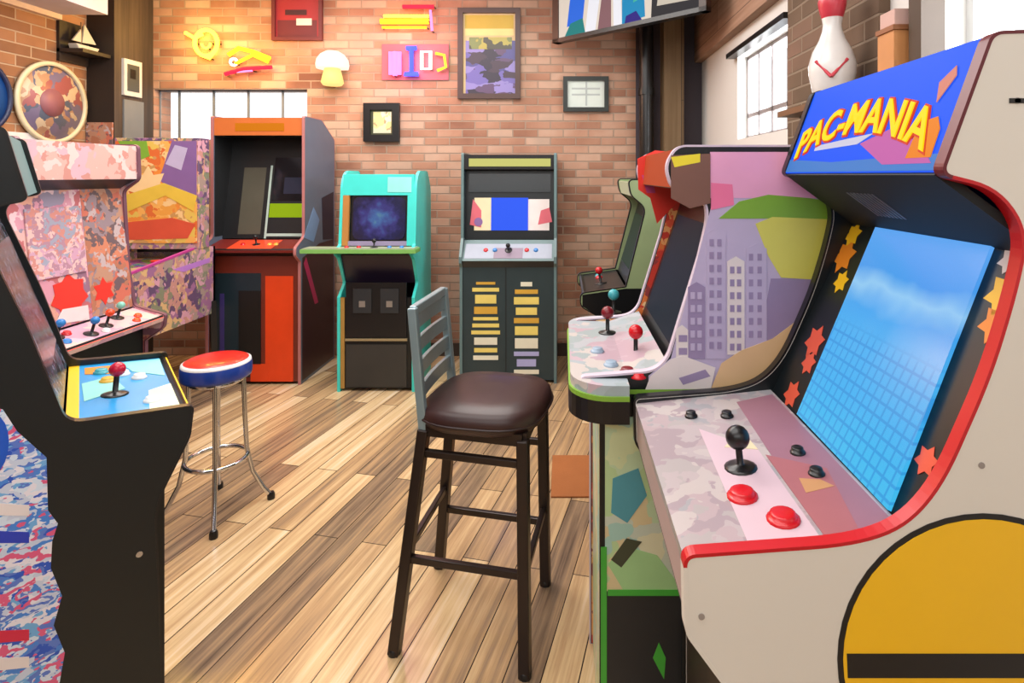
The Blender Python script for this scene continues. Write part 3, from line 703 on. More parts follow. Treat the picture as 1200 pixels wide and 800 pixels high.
MB().box(-hw-.004, hw+.004, -.545, -.49, .845, .875, mat('brushed steel', (170, 172, 176), .3, .9)).build('lockdown_bar', PB, .004)
MB().tube([(.2, -.55, .75), (.2, -.51, .75)], .012, CHROME).ball((.2, -.555, .75), .018, SATIN).build('plunger', PB)
for sx in (1, -1):
    for yy in (-.5, .5):
        o = MB().bar((sx*(hw-.005), yy, .60), (sx*(hw+.005), yy*1.02, .02), .035, .035, SATIN).build('leg', PB)
        MB().lathe([(.026, 0), (.026, .012), (.01, .022)], (sx*(hw+.005), yy*1.02, 0), CHROME, 14).build('leveller', o)
bb = MB().box(-hw-.005, hw+.005, .34, .45, .96, 1.665, CROWD).build('backbox', PB, .004)
b = MB(); fb_ = Frame((0, .338, 1.0), (1, 0, 0), (0, 0, 1), (0, -1, 0))
b.decal(fb_, rect(-.258, .258, .0, .645), SCENE, 0, .003)
b.decal(fb_, [(.02, .40), (.10, .645), (.258, .645), (.258, .26), (.16, .28)], mat('printed plum', (130, 96, 150), .4), .003, .004)
b.decal(fb_, [(.06, .5), (.12, .62), (.2, .6), (.16, .46)], LAV, .004, .005)
b.decal(fb_, [(-.24, .645), (-.06, .645), (-.04, .55), (-.16, .5)], PGREEN, .003, .004)
b.decal(fb_, star(-.05, .36, .13, 7, .6), mat('printed apricot', (244, 206, 150), .4), .0035, .0045)
b.decal(fb_, [(-.22, .18), (.06, .30), (.24, .2), (.26, .30), (.05, .38), (-.2, .3)], mat('printed mustard', (226, 190, 70), .4), .0045, .0055)
b.decal(fb_, [(-.18, .02), (.2, .03), (.25, .12), (.1, .16), (-.2, .13)], SALMON, .003, .005)
b.build('backglass', bb)

# ------------------------------------------------------------------ BACK 1: tall orange cabinet
ORL = mat('orange laminate', (196, 104, 48), .4); GREYBL = mat('grey blue side print', (96, 108, 126), .4); MAG = mat('dull pink trim', (176, 112, 110), .4)
HOT = mat('hot orange laminate', (222, 66, 18), .4)
def art_b1(b, fr):
    b.decal(fr, [(-.56, .02), (-.02, .02), (-.02, .86), (-.3, .93), (-.56, .93)], mat('dark maroon print', (58, 24, 30), .4), 0, .001)
    b.decal(fr, [(-.04, .82), (-.22, .5), (-.28, .5), (-.08, .86)], mat('printed magenta', (190, 40, 90), .4), .0004, .0014)
    b.decal(fr, [(-.56, .93), (-.36, .95), (-.34, 1.26), (-.56, 1.30)], mat('printed night blue', (24, 26, 50), .4), 0, .001)
    b.decal(fr, [(-.04, 1.0), (-.2, .95), (-.3, 1.1), (-.2, 1.2)], mat('printed steel blue', (120, 150, 190), .4), .0004, .0014)
def bez_b1(b, fr, L):
    olive = mat('olive grey print', (84, 82, 70), .35); pale = mat('pale teal line', (176, 196, 186), .35); lime = glow('painted lime reflection', (170, 204, 30), .55)
    b.decal(fr, rect(-.2, -.04, .03, L*.7), olive, 0, .001)
    b.decal(fr, rect(-.01, .005, .0, L*.72), pale, 0, .0015)
    b.decal(fr, rect(.0, .29, .015, .035), pale, 0, .0015)
    b.decal(fr, rect(.01, .29, .15, .25), lime, 0, .002)  # lime reflection in the screen recess, painted on as a glowing strip
    b.decal(fr, rect(.02, .27, .27, L*.8), mat('near black glass', (14, 18, 26), .1), 0, .003)
    b.decal(fr, rect(.1, .24, .32, .44), mat('dusk blue glass', (44, 48, 66), .1), .001, .004)
def fr_b1(b, fr, L):
    b.decal(fr, rect(-.27, .05, .03, .74), mat('deep teal laminate', (28, 44, 52), .35), 0, .002)
    b.decal(fr, rect(-.10, .05, .12, .62), INK, .001, .006)
    b.decal(fr, rect(.08, .27, .0, .72), HOT, 0, .003)
    b.decal(fr, rect(-.02, .1, .0, .12), HOT, 0, .004)
    b.decal(fr, rect(-.23, -.2, .1, .6), mat('indigo strip', (60, 50, 110), .4), .001, .004)
def dk_b1(b, fr, L):
    b.decal(fr, rect(-.16, .14, .02, L*.9), mat('bright vermilion plate', (236, 76, 40), .35), 0, .002)
B1 = upright('tall orange upright arcade cabinet under the high window by the back brick wall', (-2.115, 3.96, 0), -PI/2, .65,
        [(0, 0), (0, .84), (.07, .89, .01), (.07, .94, .02), (-.06, 1.0, .03), (-.06, 1.835, .01), (-.34, 1.835, .02), (-.58, 1.70, .02), (-.58, 0)],
        ((.07, .925), (-.15, .975)), ((-.16, .98), (-.30, 1.70)), ((-.065, 1.705), (-.065, 1.828)),
        GREYBL, MAG, mat('dark red laminate', (120, 34, 26), .4), mat('dark bezel', (30, 32, 34), .35), None, ORL, mat('brown red laminate', (110, 40, 26), .4), near=1, art_near=art_b1,
        bez_art=bez_b1, front_art=fr_b1, deck_art=dk_b1, sticks=((.0, .5, SATIN),), buttons=((-.15, .5, PLASTIC_RED), (.15, .5, mat('amber plastic', (220, 170, 60), .3)), (.22, .5, mat('amber plastic', (220, 170, 60), .3))),
        far_in=lambda b, fr: b.decal(fr, rect(-.5, -.07, 1.0, 1.7), mat('dark bezel', (30, 32, 34), .35), 0, .001),
        mq_art=lambda b, fr, L: b.decal(fr, rect(-.16, .18, .03, .085), glow('amber strip', (240, 140, 30), .6), 0, .002))
fe = Frame((0, -.325, 0), (1, 0, 0), (0, 0, 1), (0, -1, 0))

# ------------------------------------------------------------------ BACK 2: turquoise cabinet
TQ = mat('turquoise laminate', (60, 206, 196), .35); TQ2 = mat('pale turquoise print', (140, 216, 210), .35)
B2 = thing('arcade_cabinet', 'short turquoise arcade cabinet with rounded screen surround and lime deck edge', 'arcade machine', (-1.235, 3.83, 0), -PI/2)
w = .51
prof = fillet([(0, 0), (0, .62), (-.10, .70, .02), (.0, .88, .02), (.06, .915), (.06, .945), (-.02, .96, .02), (-.06, 1.38, .05), (-.12, 1.455, .06), (-.36, 1.455, .03), (-.46, 1.33, .05), (-.46, 0)])
side_panels(B2, prof, w, TQ, TQ, None, 1)
wi = w-2*T
b = MB(); fr, L = slab_frame((-.025, .96), (-.065, 1.445))
sx, sy0, sy1 = .195, .03, .335
b.decal(fr, rect(-wi/2, wi/2, sy1, L-.01), TQ, -.02, .004)
b.decal(fr, rect(-wi/2, -sx, 0, sy1), mat('amber brown print', (176, 120, 56), .4), -.02, .004)
b.decal(fr, rect(sx, wi/2, 0, sy1), TQ, -.02, .004)
b.decal(fr, rect(-sx, sx, 0, sy0), mat('violet grey print', (140, 130, 160), .4), -.02, .004)
b.decal(fr, rect(.06, .22, sy1+.02, L-.03), TQ2, .003, .006)
b.build('screen_surround', B2, .003)
def night_screen():
    m, nt, bs = new_mat('deep blue game screen')
    tc = nt.nodes.new('ShaderNodeTexCoord'); mp = nt.nodes.new('ShaderNodeMapping'); mp.inputs['Location'].default_value = (.0, 0, -1.15)
    nt.links.new(tc.outputs['Object'], mp.inputs[0]); g = nt.nodes.new('ShaderNodeVectorMath'); g.operation = 'LENGTH'; nt.links.new(mp.outputs[0], g.inputs[0])
    no = nt.nodes.new('ShaderNodeTexNoise'); no.inputs['Scale'].default_value = 20; nt.links.new(tc.outputs['Object'], no.inputs[0])
    ad = nt.nodes.new('ShaderNodeMath'); ad.operation = 'MULTIPLY_ADD'; ad.inputs[1].default_value = .16; nt.links.new(no.outputs[0], ad.inputs[0]); nt.links.new(g.outputs['Value'], ad.inputs[2])
    mr = nt.nodes.new('ShaderNodeMapRange'); mr.inputs[1].default_value = .08; mr.inputs[2].default_value = .30; nt.links.new(ad.outputs[0], mr.inputs[0])
    r = ramp(nt, [(110, 170, 160), (70, 110, 170), (60, 56, 130), (22, 24, 74), (12, 14, 44)], 'LINEAR'); nt.links.new(mr.outputs[0], r.inputs[0])
    bs.inputs['Base Color'].default_value = (.01, .01, .02, 1); bs.inputs['Roughness'].default_value = .15
    nt.links.new(r.outputs[0], bs.inputs['Emission Color']); bs.inputs['Emission Strength'].default_value = .8
    return m
MB().decal(fr, rect(-sx, sx, sy0, sy1), SATIN, -.04, -.03).build('screen_bezel', B2)
MB().decal(fr, fillet([(-.175, sy0+.01, .05), (.175, sy0+.01, .05), (.175, sy1-.01, .05), (-.175, sy1-.01, .05)]), night_screen(), -.03, -.02).build('screen', B2)
b = MB().box(-.03, .10, -.46, wi/2+T+.03, .925, .95, mat('lime edge laminate', (120, 176, 90), .4)); 
b.box(-.02, .095, -.45, wi/2+T+.02, .95, .956, mat('grey green deck print', (150, 160, 130), .4)).build('control_deck', B2)
fd = Frame((.09, 0, .956), (0, 1, 0), (-1, 0, 0), (0, 0, 1))
joystick(B2, fd, .0, .05, SATIN, .015, .035)
for x in (-.18, -.1, .1, .18): button(B2, fd, x, .05, PLASTIC_RED if x < 0 else BL, .012)
slab(B2, 'front_panel', (-.012, .02), (-.012, .62), wi, BLACK, .015)
slab(B2, 'deck_front', (-.105, .70), (-.01, .90), wi, mat('dark violet laminate', (34, 24, 44), .35), .012)
def coin(b, fr, L): pass
b = MB(); fk = Frame((-.012, 0, 0), (0, 1, 0), (0, 0, 1), (1, 0, 0))
b.decal(fk, rect(-.2, .2, .36, .72), SATIN, 0, .012)
for x in (-.09, .09):
    b.decal(fk, rect(x-.06, x+.06, .52, .68), mat('gunmetal', (66, 70, 74), .35, .6), .012, .018)
    b.decal(fk, rect(x-.02, x+.02, .56, .6), mat('coin slot steel', (190, 190, 186), .3, .8), .018, .022)
b.decal(fk, rect(-.205, .205, .335, .35), mat('worn brass strip', (170, 156, 120), .4, .5), 0, .014)
b.build('coin_door', B2)
MB().decal(fk, rect(-.2, .2, .03, .31), mat('charcoal mesh', (48, 46, 42), .6), 0, .008).build('vent_panel', B2)
MB().decal(fk, rect(-.236, -.21, .02, .62), mat('ochre edge board', (166, 126, 60), .5), 0, .010).build('edge_board', B2)
MB().box(-.445, -.435, -wi/2, wi/2, .02, 1.3, SATIN).box(-.35, -.08, -wi/2, wi/2, 1.42, 1.43, TQ).build('back_panel', B2)

# ------------------------------------------------------------------ BACK 3: dark cabinet with instruction columns
NAVY = mat('dark slate laminate', (40, 56, 60), .4); GRN = mat('grey teal laminate', (96, 120, 122), .4)
def fr_b3(b, fr, L):
    cream = mat('cream yellow print', (228, 206, 110), .4); am = mat('amber print', (206, 160, 60), .4); lil = mat('lilac print', (170, 170, 214), .4); wht = mat('white print', (226, 222, 200), .4)
    z = L-.16
    rows1 = [(.10, .018, am), (.14, .026, cream), (.11, .06, cream), (.12, .05, am), (.13, .022, cream), (.14, .026, cream), (.15, .026, cream), (.12, .05, wht), (.12, .03, cream), (.13, .03, wht)]
    for x0, rows in ((-.155, rows1), (.125, [(.06, .03, wht), (.12, .03, am), (.13, .05, cream), (.11, .05, cream), (.13, .035, am), (.12, .06, cream), (.12, .07, wht), (.13, .03, lil), (.10, .05, lil), (.13, .03, wht)])):
        z = L-.10
        for wd, h, m in rows:
            b.decal(fr, rect(x0-wd*.66, x0+wd*.66, z-h, z), m, 0, .0015); z -= h+.022
    b.decal(fr, rect(-.02, -.012, .0, L), mat('slate seam', (24, 34, 38), .4), 0, .001)
def bz_b3(b, fr, L):
    b.decal(fr, rect(-.29, .29, .02, L-.02), BLACK, 0, .001)
    pnk = mat('printed salmon pink', (206, 96, 110), .35)
    b.decal(fr, rect(-.25, -.09, .06, .29), mat('printed cream', (222, 208, 170), .35), .001, .003); b.decal(fr, rect(.13, .28, .06, .28), PWHT, .001, .003)
    b.decal(fr, [(-.28, .1), (-.2, .08), (-.2, .2), (-.26, .28)], pnk, .002, .004); b.decal(fr, [(.2, .1), (.3, .12), (.28, .22), (.22, .2)], pnk, .002, .004)
    b.decal(fr, disc(-.22, .12, .03), mat('printed plum', (130, 96, 150), .4), .003, .005)
def dk_b3(b, fr, L):
    b.decal(fr, rect(-.3, .3, .02, L*.8), mat('steel grey print', (150, 156, 172), .35), 0, .001)
    b.decal(fr, rect(-.1, .1, .02, L*.6), mat('mauve plate', (130, 110, 130), .35), 0, .002)
B3 = upright('dark slate arcade cabinet with two columns of yellow instructions on its front', (-.378, 3.985, 0), -PI/2, .665,
        [(0, 0), (0, .80), (.03, .83), (.03, .87), (-.05, .99), (-.06, 1.58, .01), (-.58, 1.58), (-.58, 0)],
        ((.03, .845), (-.09, .975)), ((-.10, .98), (-.14, 1.46)), ((-.065, 1.47), (-.065, 1.572)),
        NAVY, GRN, GRN, BLACK, None, SATIN, NAVY, near=1, bez_art=bz_b3, front_art=fr_b3, deck_art=dk_b3, sticks=((.0, .5, SATIN),), buttons=((-.25, .5, PLASTIC_RED), (-.15, .5, BL), (.2, .5, PLASTIC_RED), (.3, .5, BL)),
        mq_art=lambda b, fr, L: b.decal(fr, rect(-.28, .29, .02, .075), glow('pale lime marquee', (206, 206, 120), .75), 0, .003))
f3, l3 = slab_frame((-.10, .98), (-.14, 1.46))
MB().decal(f3, rect(-.13, .13, .06, .29), glow('bright blue screen', (52, 92, 236), .95), .002, .008).build('screen', B3)
MB().decal(f3, rect(-.29, .29, .33, .46), mat('smoky shade', (30, 36, 40), .2), .002, .01).build('shade_panel', B3)

# ------------------------------------------------------------------ FRONT STOOL: dark metal ladder-back bar chair
A = [Vector((-.505, 1.736, 0)), Vector((-.109, 1.655, 0)), Vector((-.062, 2.03, 0)), Vector((-.452, 2.12, 0))]
cx = sum((p for p in A), Vector())/4
S1 = thing('bar_stool', 'dark brown ladder-back bar stool with round padded seat in the middle of the floor', 'stool', (cx.x, cx.y, 0))
A = [p-cx for p in A]
META = mat('brown black metal', (44, 33, 29), .32, .35); LEATH = mat('dark brown vinyl', (52, 28, 27), .4, 0, .15, 20, .05)
SHEEN_STEEL = mat('grey slat metal with painted sheen', (146, 168, 176), .3, .45)  # pale blue-grey sheen of the dark backrest put into its colour
top = [Vector((-.425, 1.775, .655)), Vector((-.118, 1.70, .655)), Vector((-.072, 2.02, .655)), Vector((-.395, 2.085, .655))]
top = [p-Vector((cx.x, cx.y, 0)) for p in top]
def lerp(i, z): return A[i]+(top[i]-A[i])*(z/.655)
ax = (A[1]-A[0]).normalized()
bt = {}
for i in range(4):
    b = MB()
    if i in (1, 2): b.bar(A[i], top[i], .034, .034, META, ax)
    else:
        e = top[i]+Vector((-.035, -.004, .37)); bt[i] = e
        b.bar(A[i], top[i], .034, .034, META, ax); b.bar(top[i]-Vector((0, 0, .02)), e, .022, .028, SHEEN_STEEL, ax)
    o = b.build('leg', S1, .004)
    MB().lathe([(.019, 0), (.019, .016), (.014, .02)], A[i], SATIN, 12).build('foot_cap', o)
b = MB()
for i, j in ((0, 1), (1, 2), (2, 3), (3, 0)): b.bar(top[i], top[j], .022, .035, META)
b.build('seat_frame', S1)
for i, j, z in ((0, 1, .275), (0, 1, .585), (2, 3, .22), (2, 3, .50), (1, 2, .27), (3, 0, .30)):
    p, q = lerp(i, z), lerp(j, z)
    MB().bar(p, q, .018, .022, META).build('rung', S1, .003)
sc_ = (top[0]+top[1]+top[2]+top[3])/4
# seat: soft rounded square pad
n = 40; rings = [(.90, .655), (1.0, .668), (1.03, .69), (1.0, .714), (.92, .727), (.6, .736), (.25, .738)]
vs = []
e1 = Vector((ax.x, ax.y, 0)); e2 = Vector((-ax.y, ax.x, 0))
for k, z in rings:
    for q in range(n):
        a = 2*PI*q/n; c, s_ = math.cos(a), math.sin(a); r = .205*k/((abs(c)**3.2+abs(s_)**3.2)**(1/3.2))
        p = Vector((sc_.x, sc_.y, 0))+e1*c*r*.93+e2*s_*r*.95+e1*.012; vs.append((p.x, p.y, z))
b = MB(); b.add(vs, [(i*n+q, i*n+(q+1) % n, (i+1)*n+(q+1) % n, (i+1)*n+q) for i in range(len(rings)-1) for q in range(n)], LEATH, True)
b.add(vs[:n], [tuple(range(n))], LEATH); b.add(vs[-n:], [tuple(range(n))], LEATH, True)
st = b.build('seat', S1)
MB().tube([Vector(vs[2*n+q])+Vector((0, 0, -.004)) for q in range(n)], .004, mat('seat piping', (40, 20, 20), .4), 6, True).build('piping', st)
for z in (.765, .835, .905, .975):
    t = (z-.655)/.37; p = top[0]+(bt[0]-top[0])*t; q = top[3]+(bt[3]-top[3])*t
    m_ = (p+q)/2+Vector((-.018, 0, 0)); b = MB(); pts = [p*(1-s)**2+m_*2*s*(1-s)+q*s*s for s in [k/8 for k in range(9)]]
    for k in range(8): b.bar(pts[k], pts[k+1], .012, .045, SHEEN_STEEL)
    b.build('back_slat', S1)
b = MB().bar(bt[0]+Vector((0, 0, -.01)), bt[3]+Vector((0, 0, -.01)), .022, .03, SHEEN_STEEL).build('top_rail', S1, .004)

# ------------------------------------------------------------------ CHROME STOOL with the round red, white and blue seat
sx_, sy_ = -1.475, 2.47
S2 = thing('bar_stool', 'chrome bar stool with round red, white and blue seat by the black cabinet', 'stool', (sx_, sy_, 0), math.radians(-62-45))
R = mat('red vinyl', (214, 34, 26), .3, 0, .1, 12, .3); Wv = mat('white vinyl', (230, 228, 226), .3); Bv = mat('blue vinyl', (30, 62, 150), .28, 0, .1, 12, .3)
b = MB().lathe([(.120, .57), (.132, .575), (.135, .585), (.135, .622), (.132, .632)], (0, 0, 0), Bv, 36)
b.lathe([(.132, .632), (.131, .64), (.122, .645)], (0, 0, 0), Wv, 36)
b.lathe([(.122, .645), (.11, .651), (.06, .655), (.001, .656)], (0, 0, 0), R, 36)
se = b.build('seat', S2)
for k in range(4):
    a = PI/4+PI/2*k; c, s_ = math.cos(a), math.sin(a)
    o = MB().tube([(c*.10, s_*.10, .575), (c*.105, s_*.105, .40), (c*.112, s_*.112, .25), (c*.135, s_*.135, .14), (c*.175, s_*.175, .06), (c*.205, s_*.205, .018)], .0095, CHROME, 12).build('leg', S2)
    MB().lathe([(.016, 0), (.016, .02), (.012, .03)], (c*.207, s_*.207, 0), SATIN, 12).build('rubber_foot', o)
MB().tube([(math.cos(2*PI*k/32)*.117, math.sin(2*PI*k/32)*.117, .225) for k in range(32)], .009, CHROME, 10, True).build('foot_ring', S2)
MB().tube([(math.cos(2*PI*k/32)*.10, math.sin(2*PI*k/32)*.10, .562) for k in range(32)], .010, CHROME, 10, True).build('seat_ring', S2)

# ------------------------------------------------------------------ WALL THINGS on the back wall
def wall_box(mb, px0, px1, py0, py1, m, d0, d1, Y=YB):
    a = at(px0, py1, Y); c = at(px1, py0, Y); mb.box(a.x, c.x, Y-d1, Y-d0, a.z, c.z, m)
def framed(label, name, cat, px0, px1, py0, py1, fm, t, arts, depth=.03):
    a = at((px0+px1)/2, py1, YB); root = thing(name, label, cat, (a.x, YB, a.z)); inv = Vector((a.x, YB, a.z))
    b = MB(); wall_box(b, px0, px1, py0, py0+t, fm, 0, depth); wall_box(b, px0, px1, py1-t, py1, fm, 0, depth)
    wall_box(b, px0, px0+t, py0+t, py1-t, fm, 0, depth); wall_box(b, px1-t, px1, py0+t, py1-t, fm, 0, depth)
    b.v = [tuple(Vector(v)-inv) for v in b.v]; b.build('frame', root)
    b = MB()
    for i, (x0, x1, y0, y1, m) in enumerate(arts): wall_box(b, x0, x1, y0, y1, m, .004, .010+.0008*i)
    b.v = [tuple(Vector(v)-inv) for v in b.v]; b.build('print', root)
    return root
framed('small black framed picture with a pale print, above the turquoise cabinet', 'framed_picture', 'picture', 427, 469, 121, 166, SATIN, 8,
       [(432, 464, 126, 161, mat('dark olive mount', (62, 66, 40), .5)), (438, 459, 131, 156, collage('pale speckled print', [(206, 200, 140), (190, 196, 170), (170, 150, 110), (220, 214, 190)], 18))])
framed('black framed white document on the brick wall at right', 'framed_picture', 'picture', 660, 713, 90, 131, mat('black green frame', (26, 34, 30), .4), 5,
       [(664, 709, 94, 127, mat('white paper', (206, 216, 208), .5)), (670, 703, 103, 105, mat('grey ink', (170, 178, 176), .5)), (670, 703, 110, 112, mat('grey ink', (170, 178, 176), .5)), (686, 688, 96, 124, mat('grey ink', (170, 178, 176), .5))])
framed('tall dark framed poster with yellow heading and purple picture, above the slate cabinet', 'framed_poster', 'poster', 537, 610, 10, 116, mat('dark walnut frame', (70, 46, 40), .45), 6,
       [(542, 605, 15, 111, mat('poster cream', (206, 178, 130), .5)), (545, 602, 18, 34, mat('poster gold', (190, 160, 50), .5)), (545, 602, 34, 42, mat('poster pale gold', (222, 202, 130), .5)), (546, 606, 48, 111, collage('purple night print', [(40, 30, 50), (72, 70, 130), (100, 90, 160), (60, 44, 60), (84, 62, 96), (130, 120, 180)], 9, .4, (1, 1, 2))), (550, 600, 44, 58, collage('gold sky print', [(160, 150, 60), (110, 120, 60), (60, 56, 40)], 12))])
framed('dark red poster in a dark frame at the top of the brick wall', 'framed_poster', 'poster', 320, 379, -14, 48, mat('maroon frame', (96, 34, 34), .45), 4,
       [(323, 376, -10, 45, mat('deep red print', (150, 34, 40), .45)), (326, 372, 24, 44, mat('dark wine print', (96, 28, 34), .45)), (348, 366, 22, 30, mat('pale mint print', (196, 206, 196), .45)), (335, 360, 12, 18, mat('ink red print', (60, 14, 20), .45))])

def neon(label, cat, strokes, back=None):
    """strokes: list of (pixel points, material, tube radius); stands off the wall on small pegs"""
    c = strokes[0][0][0]; o = at(c[0], c[1], YB); o = Vector((o.x, YB, o.z))
    root = thing('neon_sign', label, cat, o)
    for pts, m, r in strokes:
        closed = len(pts) > 2 and pts[0] == pts[-1]
        P = [at(x, y, YB)-o+Vector((0, -.05, 0)) for x, y in (pts[:-1] if closed else pts)]
        MB().tube(P, r, m, 10, closed).build('tube', root)
    b = MB()
    for pts, m, r in strokes:
        for q in (pts[0], pts[len(pts)//2]):
            p = at(q[0], q[1], YB)-o; b.tube([p, p+Vector((0, -.05, 0))], .006, SATIN, 6)
    if back:
        P = at(back[0], back[3], YB)-o; Q = at(back[1], back[2], YB)-o; b.box(P.x, Q.x, -.012, 0, P.z, Q.z, back[4])
    b.build('mount', root)
    return root
nY = glow('yellow neon', (255, 226, 60), 5); nO = glow('orange neon', (255, 150, 30), 4); nR = glow('red neon', (240, 30, 50), 3.); nP = glow('pink neon', (255, 110, 170), 3.)
nB = glow('blue neon', (70, 80, 255), 3.); nW = glow('white neon', (255, 244, 224), 3.5); nG = glow('lime neon', (190, 200, 60), 2.)
def ell(cx, cy, rx, ry, n=20, a0=0, a1=2*PI): 
    return [(cx+math.cos(a0+(a1-a0)*k/n)*rx, cy+math.sin(a0+(a1-a0)*k/n)*ry) for k in range(n+1)]
e = ell(246, 52, 13, 15); e[-1] = e[0]
neon('glowing yellow neon sign of a ring and a short bar, leftmost on the brick wall', 'neon sign', [(e, nY, .016), ([(222, 40), (232, 46), (242, 42)], nY, .014), ([(240, 66), (250, 70), (256, 62)], nY, .012), (ell(246, 52, 5, 6, 12, 0, 3.0), nY, .010)])
neon('orange and red neon sign of a swoosh over a red stripe, above the high window', 'neon sign', [([(272, 66), (284, 58), (300, 62), (320, 70)], nO, .018), ([(280, 76), (300, 66), (318, 74)], nO, .014), (ell(278, 74, 4, 4, 8, 0, 6.1), nW, .010), ([(268, 88), (290, 82), (322, 80)], nR, .016), ([(276, 86), (300, 84)], nP, .008)])
neon('neon sign with yellow bar under red bar at the wall top', 'neon sign', [([(448, 27), (504, 27)], nO, .022), ([(452, 21), (504, 21)], nY, .012), ([(474, 10), (510, 10)], nR, .016), ([(506, 14), (508, 38)], nP, .010), ([(450, 34), (502, 34)], nO, .010)])
def box_loop(x0, x1, y0, y1): return [(x0, y0), (x1, y0), (x1, y1), (x0, y1), (x0, y0)]
neon('neon sign of pink, blue and white block shapes beside the tall dark poster', 'neon sign', [(box_loop(460, 470, 63, 88), nP, .018), ([(465, 62), (465, 90)], nP, .018), ([(478, 58), (490, 58), (484, 58), (484, 86), (476, 88), (492, 88)], nB, .018), (box_loop(496, 506, 62, 82), nW, .014), ([(512, 64), (522, 66), (524, 80), (514, 84)], nG, .012)],
     (448, 526, 52, 94, mat('magenta backing', (176, 84, 96), .5)))
# round wall lamp with amber base
o = at(394, 81, YB); L4 = thing('wall_lamp', 'small round white dome lamp with amber base on the brick wall', 'lamp', (o.x, YB, o.z))
dome = [(.001, .13), (.05, .125), (.09, .10), (.118, .06), (.125, .02), (.12, -.01)]
b = MB(); pr = dome[::-1]; 
b.lathe([(r, h) for r, h in pr], (0, -.075, 0), glow('white lamp glass', (255, 236, 220), 1.1), 24); b.build('lamp_shade', L4)
MB().lathe([(.07, -.14), (.085, -.12), (.075, -.07), (.06, -.01)], (0, -.075, 0), glow('amber lamp glass', (255, 214, 130), 1.2), 20).build('lamp_base', L4)
MB().tube([(0, 0, -.03), (0, -.05, -.03)], .02, SATIN).build('wall_mount', L4)

# ------------------------------------------------------------------ television in the top right corner
p0, p1 = Vector((-.075, 4.44, 0)), Vector((.88, 3.55, 0)); d = (p1-p0).normalized(); W = (p1-p0).length; nn = Vector((d.y, -d.x, 0))
TV = thing('television', 'large wall mounted television showing bright blue and white picture, high in the right corner', 'television', ((p0+p1)/2+Vector((0, 0, 2.435))))
ft = Frame((0, 0, 0), d, (0, 0, 1), nn)
fb = mat('dark brown screen frame', (62, 42, 34), .4)
b = MB(); Hh = .52
b.decal(ft, rect(-W/2, -W/2+.06, 0, Hh), fb, -.05, .012); b.decal(ft, rect(W/2-.05, W/2, 0, Hh), fb, -.05, .012)
b.decal(ft, rect(-W/2, W/2, 0, .03), SATIN, -.05, .012); b.decal(ft, rect(-W/2, W/2, Hh-.03, Hh), SATIN, -.05, .012); b.decal(ft, rect(-W/2+.02, W/2-.02, .02, Hh-.02), SATIN, -.055, -.004)
b.build('frame', TV)
b = MB(); x0, x1 = -W/2+.06, W/2-.05; sw = x1-x0
g = lambda n_, c, s=.8: glow(n_, c, s)
b.decal(ft, rect(x0, x1, .03, Hh-.03), g('tv pale', (226, 214, 200)), -.004, .002)
def poly(fx, m, h): b.decal(ft, [(x0+sw*x, y) for x, y in fx], m, .001, h)
poly([(.07, .10), (.2, .12), (.24, .49), (.12, .49)], g('tv blue', (50, 110, 226)), .003)
poly([(.05, .03), (.22, .03), (.2, .14), (.1, .12)], g('tv teal', (40, 130, 130)), .0035)
poly([(.22, .03), (.30, .03), (.34, .3), (.28, .49)], g('tv white', (236, 238, 246)), .004)
poly([(.32, .03), (.42, .03), (.42, .34), (.37, .4)], g('tv dusk pink', (150, 110, 116), .6), .0045)
poly([(.44, .03), (.50, .03), (.48, .49), (.43, .49)], g('tv white', (236, 238, 246)), .004)
poly([(.5, .03), (.66, .05), (.64, .49), (.5, .49)], g('tv sea blue', (30, 140, 190)), .0035)
poly([(.58, .16), (.70, .2), (.70, .49), (.6, .49)], g('tv aqua', (70, 180, 160)), .005)
poly([(.52, .03), (.64, .03), (.6, .10), (.53, .08)], g('tv indigo', (50, 40, 130)), .006)
poly([(.70, .03), (1, .03), (1, .49), (.72, .49)], g('tv charcoal', (50, 48, 52)), .003)
poly([(.74, .1), (.95, .09), (.93, .3), (.76, .26)], g('tv beige', (206, 196, 180)), .006)
b.build('screen', TV)
b = MB().tube([-nn*.055+Vector((0, 0, .3)), -nn*.25+Vector((0, 0, .34)), -nn*.25+Vector((0, 0, ZC-2.435))], .022, SATIN); b.build('ceiling_mount', TV)

# ------------------------------------------------------------------ right wall things
sh = thing('wall_shelf', 'small wooden shelf on the brick pier under the bowling pin', 'shelf', (1.06, 2.13, 1.66))
MB().box(-.20, 0, -.2, .2, 0, .022, mat('shelf wood', (120, 84, 56), .5)).build('board', sh)
for y in (-.14, .14): MB().bar((-.13, y, 0), (-.006, y, -.11), .014, .014, SATIN).bar((-.006, y, 0), (-.006, y, -.13), .014, .012, SATIN, (1, 0, 0)).build('bracket', sh)
pin = thing('bowling_pin', 'large white bowling pin with red neck on the wall shelf behind the blue marquee', 'bowling pin', (.955, 2.06, 1.683), 1.1)
ZS = .8
pr = [(.045, 0), (.055, .006), (.068, .07), (.078, .13), (.079, .17), (.066, .23), (.045, .28), (.034, .32), (.031, .35), (.036, .39), (.044, .43), (.046, .46), (.038, .49), (.02, .508), (.001, .513)]
MB().lathe([(r, h*ZS) for r, h in pr], (0, 0, 0), mat('pin white', (232, 230, 228), .25, coat=.4), 28).build('body', pin)
MB().lathe([(r, h*ZS) for r, h in [(.0325, .372), (.0368, .385), (.0405, .40), (.0455, .428), (.0475, .45), (.044, .472)]], (0, 0, 0), mat('pin red', (206, 60, 76), .3), 28).build('neck_stripe', pin)
b = MB()
for s_ in (-1, 1): b.tube([(-.0805+abs(t)*.022, s_*t*.05, .085+t*.06) for t in (0, .25, .5, .75, 1)], .006, mat('pin red', (206, 60, 76), .3), 8)
b.build('chevron', pin)
bx = thing('wooden_box', 'small orange wooden box on a bracket on the right wall, above the blue marquee', 'box', (1.10, 1.80, 1.75))
